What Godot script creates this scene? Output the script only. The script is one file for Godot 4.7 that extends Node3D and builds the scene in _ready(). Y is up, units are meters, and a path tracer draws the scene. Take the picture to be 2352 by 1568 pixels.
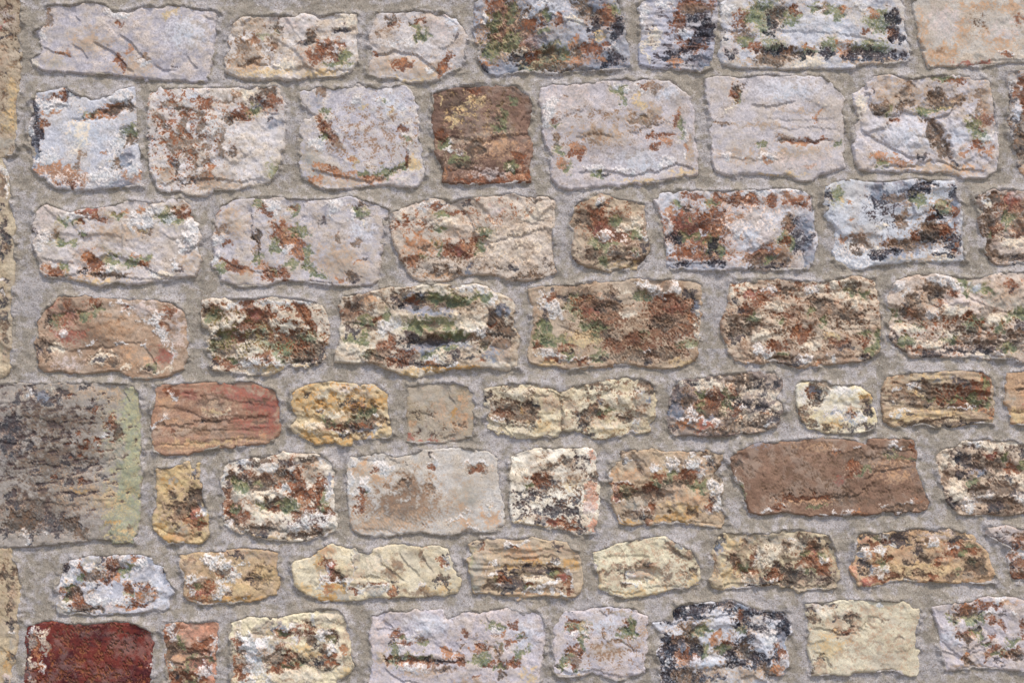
extends Node3D
# A coursed rubble wall seen square on. Stones are measured on a grid of millimetres: X to the right, Y down, (1176, 784) in the middle of the view, 1.5 m above the ground.

const STEP := 1.2            # millimetres per texel of a stone's own texture
const FX := -96.0            # where the noise fields begin
const FY := -48.0
const FW := 2112
const FH := 1408
const ATLAS := 2048
const MID_X := 1176.0
const MID_Y := 784.0
const MID_HEIGHT := 1.5

# what grows on, stains or makes up the stones: colour as sRGB bytes, and how proud of the stone it stands in millimetres
const MATTER := {
	"w": [216, 214, 216, 1.0],  # white crust of lichen
	"c": [230, 215, 190, 0.6],  # cream limestone
	"i": [203, 211, 230, 0.3],  # pale blue chalky flint
	"p": [208, 193, 192, 0.3],  # pinkish grey stone
	"b": [136, 143, 166, -0.6], # blue grey flint
	"k": [80, 73, 78, -1.2],    # black lichen and flint
	"d": [110, 88, 72, -1.6],   # dark brown weathered stone
	"m": [142, 112, 90, -1.0],  # mid brown iron stain
	"t": [186, 158, 132, -0.4], # tan stone
	"u": [204, 155, 114, 0.0],  # warm tan stain
	"r": [140, 78, 50, -1.3],   # rust
	"R": [176, 94, 80, 0.0],    # red sandstone
	"o": [192, 120, 76, -0.5],  # orange rust
	"O": [224, 150, 120, 0.0],  # salmon
	"g": [122, 130, 86, -1.2],  # moss and green algae
	"l": [172, 172, 130, 0.0],  # olive film of algae
	"y": [216, 182, 124, 0.0],  # ochre
	"Y": [205, 150, 78, -0.4],  # deep ochre
	"n": [176, 165, 150, 0.2],  # smeared mortar
}

class Block:
	var called: String
	var label: String
	var outline := PackedVector2Array()
	var first: PackedFloat32Array
	var second: PackedFloat32Array
	var kind: String
	var relief: float
	var proud: float
	var fleck: float
	var patches: Array[PackedFloat32Array] = []
	var patch_matter: PackedStringArray = []
	var ledges: Array[PackedVector2Array] = []
	var ledge_depth: PackedFloat32Array = []
	var swells: Array[PackedFloat32Array] = []
	var left: int
	var top: int
	var wide: int
	var high: int
	var atlas_x: int
	var atlas_y: int
	var colours := PackedByteArray()
	var grain := PackedByteArray()
	var inside := PackedFloat32Array()   # distance inside the outline at every second texel
	var vertices := PackedVector3Array()
	var normals := PackedVector3Array()
	var uvs := PackedVector2Array()
	var indices := PackedInt32Array()
	var centre: Vector3
	var node: MeshInstance3D

var blocks: Array[Block] = []
var broad := PackedByteArray()
var mid := PackedByteArray()
var fine := PackedByteArray()
var grit := PackedByteArray()
var bedding := PackedByteArray()
var cells := PackedByteArray()
var gentle := PackedByteArray()   # smooth fields that only shape the relief
var layers := PackedByteArray()
var chips := PackedByteArray()    # angular facets
var nearness := PackedFloat32Array()
var wall: Node3D


func _ready() -> void:
	set_the_view()
	make_fields()
	list_the_stones()
	pack_the_atlas()
	var job := WorkerThreadPool.add_group_task(bake, blocks.size())
	WorkerThreadPool.wait_for_group_task_completion(job)
	build_ground()
	wall = Node3D.new()
	wall.name = "stone_wall"
	wall.position = Vector3.ZERO
	wall.set_meta("label", "old coursed rubble wall of pale, ochre and brown stones in grey lime mortar")
	wall.set_meta("category", "wall")
	wall.set_meta("kind", "thing")
	add_child(wall)
	build_mortar()
	build_stones()
	build_surroundings()


func set_the_view() -> void:
	var camera := Camera3D.new()
	camera.name = "camera"
	camera.position = Vector3(0.0, MID_HEIGHT, 3.3)
	camera.fov = rad_to_deg(2.0 * atan(0.7835 / 3.29))
	camera.near = 0.05
	camera.far = 400.0
	add_child(camera)
	camera.current = true
	var sky_look := ProceduralSkyMaterial.new()
	sky_look.sky_top_color = Color(0.77, 0.81, 0.90)
	sky_look.sky_horizon_color = Color(0.80, 0.82, 0.86)
	sky_look.sky_curve = 0.2
	sky_look.ground_bottom_color = Color(0.30, 0.28, 0.26)
	sky_look.ground_horizon_color = Color(0.55, 0.54, 0.53)
	sky_look.sun_angle_max = 1.0
	var sky := Sky.new()
	sky.sky_material = sky_look
	var env := Environment.new()
	env.background_mode = Environment.BG_SKY
	env.sky = sky
	env.tonemap_mode = Environment.TONE_MAPPER_LINEAR
	env.tonemap_exposure = 1.42
	env.sdfgi_enabled = true
	env.ssao_enabled = true
	env.ssil_enabled = true
	var world := WorldEnvironment.new()
	world.name = "world"
	world.environment = env
	add_child(world)
	var sun := DirectionalLight3D.new()
	sun.name = "sun"
	sun.light_color = Color(1.0, 0.96, 0.90)
	sun.light_energy = 0.6
	sun.light_angular_distance = 11.0
	sun.shadow_enabled = true
	add_child(sun)
	sun.look_at_from_position(Vector3(1.6, 5.2, 3.0), Vector3.ZERO)


func noise_field(kind: int, frequency: float, octaves: int, seed_number: int, wide := FW, high := FH) -> PackedByteArray:
	var n := FastNoiseLite.new()
	n.noise_type = kind
	n.seed = seed_number
	n.frequency = frequency
	n.fractal_type = FastNoiseLite.FRACTAL_FBM if octaves > 1 else FastNoiseLite.FRACTAL_NONE
	n.fractal_octaves = octaves
	n.fractal_gain = 0.55
	if kind == FastNoiseLite.TYPE_CELLULAR:
		n.cellular_return_type = FastNoiseLite.RETURN_DISTANCE
		n.cellular_jitter = 1.0
	var picture := n.get_image(wide, high, false, false, true)
	if wide != FW:
		picture.resize(FW, FH, Image.INTERPOLATE_CUBIC)
	picture.convert(Image.FORMAT_L8)
	return picture.get_data()


func facet_field() -> PackedByteArray:
	var n := FastNoiseLite.new()
	n.noise_type = FastNoiseLite.TYPE_CELLULAR
	n.seed = 131
	n.frequency = 0.042
	n.cellular_return_type = FastNoiseLite.RETURN_CELL_VALUE
	n.fractal_type = FastNoiseLite.FRACTAL_FBM
	n.fractal_octaves = 2
	n.fractal_gain = 0.35
	n.domain_warp_enabled = true
	n.domain_warp_type = FastNoiseLite.DOMAIN_WARP_SIMPLEX
	n.domain_warp_amplitude = 9.0
	n.domain_warp_frequency = 0.05
	var picture := n.get_image(FW / 2, FH / 2, false, false, true)
	picture.resize(FW, FH, Image.INTERPOLATE_BILINEAR)
	picture.convert(Image.FORMAT_L8)
	return picture.get_data()


func make_fields() -> void:
	broad = noise_field(FastNoiseLite.TYPE_SIMPLEX_SMOOTH, 0.011, 4, 11)
	mid = noise_field(FastNoiseLite.TYPE_SIMPLEX, 0.040, 4, 23)
	fine = noise_field(FastNoiseLite.TYPE_SIMPLEX, 0.15, 3, 37)
	grit = noise_field(FastNoiseLite.TYPE_SIMPLEX, 0.42, 2, 53)
	bedding = noise_field(FastNoiseLite.TYPE_SIMPLEX, 0.10, 4, 71, FW / 6, FH)
	gentle = noise_field(FastNoiseLite.TYPE_SIMPLEX_SMOOTH, 0.034, 2, 29)
	layers = noise_field(FastNoiseLite.TYPE_SIMPLEX_SMOOTH, 0.075, 2, 71, FW / 8, FH)
	chips = facet_field()
	cells = noise_field(FastNoiseLite.TYPE_CELLULAR, 0.055, 1, 97)


# one stone. place: its corner of the drawing grid (column, row; units of 2.58 mm). look: kind of relief (s smooth, r rough, p pitted, b bedded, v wavy), relief in mm, how proud of the mortar in mm, flecks
# stains: «matter x y rx ry [angle]», with ~ broken into specks and - with a soft edge. shapes: «L depth x y x y ..» an edge that is high on the left of its run, «H height x y rx ry [angle]» a swell or a hollow
func stone(label: String, column: int, row: int, outline: String, first: Array, second: Array, look: String, stains: String, shapes := "", called := "stone") -> void:
	var b := Block.new()
	b.called = called
	b.label = label
	var ox: float = [0.0, 583.3, 1166.6, 1749.9][column]
	var oy: float = [0.0, 385.7, 771.5, 1163.8][row]
	var o := outline.split_floats(" ", false)
	for i in range(0, o.size() - 1, 2):
		b.outline.append(Vector2(ox + o[i] * 2.58, oy + o[i + 1] * 2.58))
	b.first = muted(first)
	b.second = muted(second)
	var l := look.split(" ", false)
	b.kind = l[0]
	b.relief = float(l[1])
	b.proud = float(l[2])
	b.fleck = float(l[3])
	for part in stains.split(";", false):
		var p := part.strip_edges().split(" ", false)
		if p.size() < 5:
			continue
		b.patch_matter.append(p[0])
		b.patches.append(PackedFloat32Array([ox + float(p[1]) * 2.58, oy + float(p[2]) * 2.58, maxf(float(p[3]) * 2.58, 2.5), maxf(float(p[4]) * 2.58, 2.5), deg_to_rad(float(p[5])) if p.size() > 5 else 0.0]))
	for part in shapes.split(";", false):
		var p := part.strip_edges().split(" ", false)
		if p.size() < 6:
			continue
		if p[0] == "L":
			var line := PackedVector2Array()
			for i in range(2, p.size() - 1, 2):
				line.append(Vector2(ox + float(p[i]) * 2.58, oy + float(p[i + 1]) * 2.58))
			b.ledges.append(line)
			b.ledge_depth.append(float(p[1]))
		else:
			b.swells.append(PackedFloat32Array([float(p[1]), ox + float(p[2]) * 2.58, oy + float(p[3]) * 2.58, float(p[4]) * 2.58, float(p[5]) * 2.58, deg_to_rad(float(p[6])) if p.size() > 6 else 0.0]))
	var low := b.outline[0]
	var top := b.outline[0]
	for v in b.outline:
		low = low.min(v)
		top = top.max(v)
	b.left = clampi(int((low.x - 14.0 - FX) / STEP) / 2 * 2, 0, FW - 4)
	b.top = clampi(int((low.y - 14.0 - FY) / STEP) / 2 * 2, 0, FH - 4)
	b.wide = mini(int((top.x + 14.0 - FX) / STEP) / 2 * 2 + 1, FW - 1) - b.left
	b.high = mini(int((top.y + 14.0 - FY) / STEP) / 2 * 2 + 1, FH - 1) - b.top
	b.wide = b.wide / 2 * 2 + 1
	b.high = b.high / 2 * 2 + 1
	blocks.append(b)


# stone colours as they look under a film of dust: nearer to a warm grey
func muted(c: Array) -> PackedFloat32Array:
	var grey: float = 0.34 * c[0] + 0.46 * c[1] + 0.20 * c[2]
	var keep := 0.68 if c[0] > c[2] else 0.6
	return PackedFloat32Array([grey * 1.012 + (c[0] - grey) * keep, grey + (c[1] - grey) * keep, grey * 0.985 + (c[2] - grey) * keep])


func pack_the_atlas() -> void:
	var order := range(blocks.size())
	order.sort_custom(func(p, q): return blocks[p].high > blocks[q].high if blocks[p].high != blocks[q].high else p < q)
	var x := 1
	var y := 1
	var shelf := 0
	for k in order:
		var b: Block = blocks[k]
		if x + b.wide + 1 > ATLAS:
			x = 1
			y += shelf + 1
			shelf = 0
		b.atlas_x = x
		b.atlas_y = y
		x += b.wide + 1
		shelf = maxi(shelf, b.high)
	if y + shelf > ATLAS:
		push_warning("the atlas is too small: %d" % (y + shelf))


# colours, relief and mesh of one stone
func bake(index: int) -> void:
	var b := blocks[index]
	var w := b.wide
	var h := b.high
	var size := w * h
	var red := PackedFloat32Array()
	var green := PackedFloat32Array()
	var blue := PackedFloat32Array()
	var lift := PackedFloat32Array()
	red.resize(size)
	green.resize(size)
	blue.resize(size)
	lift.resize(size)
	var f0 := b.first[0]
	var f1 := b.first[1]
	var f2 := b.first[2]
	var s0 := b.second[0]
	var s1 := b.second[1]
	var s2 := b.second[2]
	var layered := 0.6 if b.kind == "b" else 0.3
	var kind := b.kind
	var amount := b.relief
	var fleck := b.fleck
	var shift := 4057 + index * 131
	var total := FW * FH
	for y in h:
		var g := (b.top + y) * FW + b.left
		var i := y * w
		for x in w:
			var m := (mid[g] - 128) * 0.0156
			var f := (fine[g] - 128) * 0.0156
			var c := (broad[g] - 128) * 0.0156
			var s := (bedding[g] - 128) * 0.0156
			var q := (grit[g] - 128) * 0.0156
			var t := clampf(0.42 + 0.6 * c + 0.45 * m + layered * s + 0.12 * f, -0.15, 1.25)
			var tone := 1.0 + 0.05 * f + 0.05 * q + 0.035 * m
			var r0 := (f0 + (s0 - f0) * t) * tone
			var r1 := (f1 + (s1 - f1) * t) * tone
			var r2 := (f2 + (s2 - f2) * t) * tone
			# dark mineral flecks and thin iron veins
			var far := g + shift
			if far >= total:
				far -= total
			var speck := (fine[far] - 128) * 0.0156 + 0.3 * (grit[far] - 128) * 0.0156 + 0.45 * m - 1.5 + fleck * 0.9
			if speck > 0.0:
				var k := minf(speck * 1.2, 0.62)
				r0 += (112.0 - r0) * k
				r1 += (86.0 - r1) * k
				r2 += (68.0 - r2) * k
			var m2 := (broad[far] - 128) * 0.0156
			var vein := absf((mid[far] - 128) * 0.0156 + 0.25 * s)
			if vein < 0.05 and c * 0.9 + m2 * 0.8 + fleck > 0.35:
				var k2 := (0.05 - vein) * 13.0
				r0 += (130.0 - r0) * k2
				r1 += (98.0 - r1) * k2
				r2 += (74.0 - r2) * k2
			var dust := clampf((broad[(g + 523 * FW + 777) % total] - 128) * 0.0156 * 0.35 + 0.25 * m2 + 0.18 * m + 0.12 * q, 0.0, 0.38)
			r0 += (182.0 - r0) * dust
			r1 += (171.0 - r1) * dust
			r2 += (159.0 - r2) * dust
			red[i] = r0
			green[i] = r1
			blue[i] = r2
			var z := 0.0
			# broken stone: nearly flat facets that step down to one another
			var gm := (gentle[g] - 128) * 0.0156
			var gs := (layers[g] - 128) * 0.0156
			var v := (0.75 * c + 0.42 * gm + 0.05 * m + 0.08 * gs) * 1.5 + index * 0.37
			var facet := floorf(v)
			var rest := v - facet
			var step := clampf((rest - 0.72) / 0.28, 0.0, 1.0)
			var broken := (facet + 0.25 * rest + 0.75 * step * step - index * 0.37) / 1.5
			var chip := (chips[far] - 128) * 0.0156
			if kind == "s":
				z = 0.42 * broken + 0.28 * c + 0.22 * chip + 0.03 * m
			elif kind == "b":
				z = 0.3 * c + 0.15 * gm + (0.30 + 0.3 * c) * gs + 0.04 * s + 0.05 * m + 0.15 * broken + 0.2 * chip
			elif kind == "p":
				z = 0.3 * c + 0.4 * gm + 0.12 * m - 0.9 * clampf(1.0 - cells[g] * 0.016 + 0.3 * f, 0.0, 1.0)
			elif kind == "v":
				z = 0.6 * c + 0.3 * gm + 0.03 * m
			else:
				z = 0.38 * broken + 0.55 * chip + 0.08 * m + 0.02 * f + 0.12 * gm - 0.3 * clampf(1.0 - cells[far] * 0.018, 0.0, 1.0)
			lift[i] = z * amount
			i += 1
			g += 1
	if b.kind == "r" or b.kind == "p":
		for k in b.patches.size():
			if b.patch_matter[k] in ["r", "d", "m", "g", "b"]:
				lay_patch(b, k, red, green, blue, lift, shift, true)
	for k in b.patches.size():
		lay_patch(b, k, red, green, blue, lift, shift, false)
	b.colours.resize(size * 3)
	b.grain.resize(size)
	for y in h:
		var g := (b.top + y) * FW + b.left
		for x in w:
			var i := y * w + x
			b.colours[i * 3] = clampi(int(red[i]), 8, 250)
			b.colours[i * 3 + 1] = clampi(int(green[i]), 8, 250)
			b.colours[i * 3 + 2] = clampi(int(blue[i]), 8, 250)
			b.grain[i] = clampi(int(0.55 * grit[g + x] + 0.45 * fine[g + x]), 0, 255)
	shape_mesh(b, lift)


func lay_patch(b: Block, k: int, red: PackedFloat32Array, green: PackedFloat32Array, blue: PackedFloat32Array, lift: PackedFloat32Array, shift: int, stain: bool) -> void:
	var p := b.patches[k]
	var code := b.patch_matter[k]
	var matter: Array = MATTER[code.substr(0, 1)]
	var broken := code.contains("~")
	var soft := code.contains("-")
	var tilted := b.called == "quoin" and broken and b.fleck == 0.3
	var streaked := (b.kind == "b" or tilted) and broken
	var rimmed := not stain and code in ["r", "g", "d", "k", "m"] and b.kind != "b"
	var grow := (1.25 if b.first[2] > b.first[0] else 0.95) if code.begins_with("k") or code.begins_with("b") else (1.22 if code in ["r", "m", "d", "g"] else 1.1)
	var rise := float(matter[3])
	var tint := muted(matter)
	if code.begins_with("k") and b.first[2] > b.first[0]:
		tint = PackedFloat32Array([54.0, 51.0, 57.0])
	if stain:
		grow *= 1.6
		rise = 0.0
	var c0 := tint[0]
	var c1 := tint[1]
	var c2 := tint[2]
	var lumpy := 0.20 if code.begins_with("w") or code.begins_with("g") or code.begins_with("r") or code.begins_with("d") or code.begins_with("k") else 0.07
	var ca := cos(p[4])
	var sa := sin(p[4])
	var reach := maxf(p[2], p[3]) * (2.6 if stain else 1.8) + 7.0
	var x0 := maxi(0, int((p[0] - reach - FX) / STEP) - b.left)
	var x1 := mini(b.wide - 1, int((p[0] + reach - FX) / STEP) - b.left)
	var y0 := maxi(0, int((p[1] - reach - FY) / STEP) - b.top)
	var y1 := mini(b.high - 1, int((p[1] + reach - FY) / STEP) - b.top)
	var total := FW * FH
	var wander := 4.5 + 0.2 * minf(p[2], p[3])
	for y in range(y0, y1 + 1):
		var g := (b.top + y) * FW + b.left + x0
		var i := y * b.wide + x0
		for x in range(x0, x1 + 1):
			var far := (g + shift) % total
			var m := (mid[g] - 128) * 0.0156
			var m2 := (mid[far] - 128) * 0.0156
			var seen := fine[g]
			if streaked:
				seen = bedding[(far + (x / 7) * FW) % total] if tilted else bedding[far]
			var f := (seen - 128) * 0.0156
			var q := (grit[g] - 128) * 0.0156
			var dx := FX + (b.left + x) * STEP - p[0] + m * wander + f * 1.5
			var dy := FY + (b.top + y) * STEP - p[1] + m2 * wander + q * 0.8
			var ex := (dx * ca + dy * sa) / (p[2] * grow)
			var ey := (dy * ca - dx * sa) / (p[3] * grow)
			var value := 1.0 - sqrt(ex * ex + ey * ey) + 0.15 * f + 0.06 * q
			var cover := 0.0
			if stain:
				cover = clampf((value + 0.25 * m2 + 0.2 * f + 0.15 * q) * 0.65, 0.0, 0.40)
			elif broken:
				cover = clampf((minf(value, 0.4) * 0.7 + 0.55 * f + 0.22 * q + 0.65 * m2 - 0.46) * 2.4, 0.0, 0.8)
			elif soft:
				cover = clampf((value + 0.12 * f + 0.2 * m2) * 1.15, 0.0, 0.8)
			else:
				cover = clampf(value * 3.4 + 0.3, 0.0, 0.92)
				cover *= clampf(1.0 - maxf(0.0, 0.35 * q + 0.7 * (fine[far] - 128) * 0.0156 + 0.3 * (broad[far] - 128) * 0.0156 - 0.42) * 1.2, 0.2, 1.0)
			if rimmed and cover < 0.5 and value > -0.30 and f + m2 > 0.0:
				var rim := clampf(0.3 - absf(value + 0.12) * 1.6, 0.0, 0.3) * 1.9
				red[i] += (232.0 - red[i]) * rim
				green[i] += (203.0 - green[i]) * rim
				blue[i] += (178.0 - blue[i]) * rim
			if cover > 0.01:
				var tone := 1.0 + lumpy * clampf(0.7 * f + 0.6 * q + 0.6 * m2, -0.8, 0.45)
				if not soft and not stain:
					cover *= clampf(0.95 + 0.24 * q + 0.2 * f, 0.45, 1.05)
				var drift := 5.0 * m2 + 3.0 * f
				red[i] += (c0 * tone + drift - red[i]) * cover
				green[i] += (c1 * tone - green[i]) * cover
				blue[i] += (c2 * tone - drift * 0.7 - blue[i]) * cover
				lift[i] += rise * cover * (1.0 if broken or soft else 1.3 + 0.5 * m)
			i += 1
			g += 1


func shape_mesh(b: Block, lift: PackedFloat32Array) -> void:
	var w := (b.wide + 1) / 2
	var h := (b.high + 1) / 2
	b.inside.resize(w * h)
	var level := PackedFloat32Array()
	level.resize(w * h)
	var n := b.outline.size()
	var px := PackedFloat32Array()
	var py := PackedFloat32Array()
	for v in b.outline:
		px.append(v.x)
		py.append(v.y)
	px.append(px[0])
	py.append(py[0])
	for y in h:
		for x in w:
			var at_x := FX + (b.left + x * 2) * STEP
			var at_y := FY + (b.top + y * 2) * STEP
			var nearest := 1e9
			var within := false
			for k in n:
				var ax := px[k]
				var ay := py[k]
				var bx := px[k + 1] - ax
				var by := py[k + 1] - ay
				var qx := at_x - ax
				var qy := at_y - ay
				var t := clampf((qx * bx + qy * by) / (bx * bx + by * by), 0.0, 1.0)
				var ux := qx - t * bx
				var uy := qy - t * by
				nearest = minf(nearest, ux * ux + uy * uy)
				if (ay > at_y) != (ay + by > at_y) and qx < bx * qy / by:
					within = not within
			var g := (b.top + y * 2) * FW + b.left + x * 2
			var m := (mid[g] - 128) * 0.0156
			var f := (fine[g] - 128) * 0.0156
			var d := (sqrt(nearest) if within else -sqrt(nearest)) + (0.8 * m + 0.4 * f + 3.0 * (gentle[g] - 128) * 0.0156) * clampf(0.55 + 0.8 * (broad[(g + 600 * FW) % (FW * FH)] - 128) * 0.0156, 0.08, 1.2) + 1.2 * (layers[(g + 40000) % (FW * FH)] - 128) * 0.0156 + 2.0
			var round_over := clampf(5.0 + 5.0 * (broad[(g + 811) % (FW * FH)] - 128) * 0.0156, 2.0, 12.0)
			b.inside[y * w + x] = d
			var t2 := clampf((d + 4.0) / (4.0 + round_over), 0.0, 1.0)
			var z := -13.0 + (13.0 + b.proud * 0.62) * (1.0 - pow(1.0 - t2, 2.3))
			z += lift[y * 2 * b.wide + x * 2] * clampf(d * 0.12 + 0.35, 0.0, 1.0)
			level[y * w + x] = z
	for s in b.swells:
		var ca := cos(s[5])
		var sa := sin(s[5])
		for y in h:
			for x in w:
				var g := (b.top + y * 2) * FW + b.left + x * 2
				var m := (mid[g] - 128) * 0.0156
				var dx := FX + (b.left + x * 2) * STEP - s[1] + m * 5.0
				var dy := FY + (b.top + y * 2) * STEP - s[2] + m * 4.0
				var ex := (dx * ca + dy * sa) / s[3]
				var ey := (dy * ca - dx * sa) / s[4]
				var q := ex * ex + ey * ey
				if q < 1.0:
					var e := 1.0 - q * q
					level[y * w + x] += s[0] * e
	for k in b.ledges.size():
		cut_ledge(b, b.ledges[k], b.ledge_depth[k], level, w, h)
	for i in w * h:
		if b.inside[i] > 4.0:
			level[i] = maxf(level[i], -7.5)
	# the mesh: a vertex at every second texel, as far out as the stone runs into its bed of mortar
	b.centre = Vector3((FX + (b.left + b.wide * 0.5) * STEP - MID_X) * 0.001, MID_HEIGHT - (FY + (b.top + b.high * 0.5) * STEP - MID_Y) * 0.001, 0.0)
	var number := PackedInt32Array()
	number.resize(w * h)
	number.fill(-1)
	for y in h:
		for x in w:
			var i := y * w + x
			if b.inside[i] < -8.0:
				continue
			number[i] = b.vertices.size()
			var left := level[y * w + maxi(x - 1, 0)]
			var right := level[y * w + mini(x + 1, w - 1)]
			var above := level[maxi(y - 1, 0) * w + x]
			var below := level[mini(y + 1, h - 1) * w + x]
			b.normals.append(Vector3(left - right, below - above, 4.0 * STEP).normalized())
			b.vertices.append(Vector3((x * 2 - b.wide * 0.5) * STEP, (b.high * 0.5 - y * 2) * STEP, level[i]) * 0.001)
			b.uvs.append(Vector2(b.atlas_x + x * 2 + 0.5, b.atlas_y + y * 2 + 0.5) / ATLAS)
	for y in h - 1:
		for x in w - 1:
			var i := y * w + x
			var p := number[i]
			var q := number[i + 1]
			var r := number[i + w]
			var s := number[i + w + 1]
			if p >= 0 and q >= 0 and r >= 0 and s >= 0:
				b.indices.append_array(PackedInt32Array([p, q, s, p, s, r]))


func cut_ledge(b: Block, line: PackedVector2Array, depth: float, level: PackedFloat32Array, w: int, h: int) -> void:
	var low := line[0]
	var top := line[0]
	for v in line:
		low = low.min(v)
		top = top.max(v)
	var fall := 20.0 + depth * 2.0
	var x0 := maxi(0, int((low.x - fall - FX) / STEP - b.left) / 2)
	var x1 := mini(w - 1, int((top.x + fall - FX) / STEP - b.left) / 2)
	var y0 := maxi(0, int((low.y - fall - FY) / STEP - b.top) / 2)
	var y1 := mini(h - 1, int((top.y + fall - FY) / STEP - b.top) / 2)
	for y in range(y0, y1 + 1):
		for x in range(x0, x1 + 1):
			var g := (b.top + y * 2) * FW + b.left + x * 2
			var at := Vector2(FX + (b.left + x * 2) * STEP + (mid[g] - 128) * 0.045 + (chips[g] - 128) * 0.05, FY + (b.top + y * 2) * STEP + (chips[g] - 128) * 0.035 + (mid[g] - 128) * 0.03)
			var nearest := 1e9
			var side := 0.0
			var ends := 1e9
			var run := 0.0
			for k in line.size() - 1:
				var along := line[k + 1] - line[k]
				var rel := at - line[k]
				var t := clampf(rel.dot(along) / along.length_squared(), 0.0, 1.0)
				var d := rel.distance_to(along * t)
				if d < nearest:
					nearest = d
					side = along.x * rel.y - along.y * rel.x
					run = along.length() * t if k == 0 else 1e9
					if k == line.size() - 2:
						run = minf(run, along.length() * (1.0 - t))
			if nearest > fall:
				continue
			ends = clampf(run / 12.0, 0.0, 1.0)
			if side >= 0.0:
				level[y * w + x] -= depth * ends * pow(1.0 - nearest / fall, 2.2)


func list_the_stones() -> void:
	first_and_second_course()
	third_and_fourth_course()
	fifth_and_sixth_course()
	seventh_and_eighth_course()
	corner_blocks()


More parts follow.
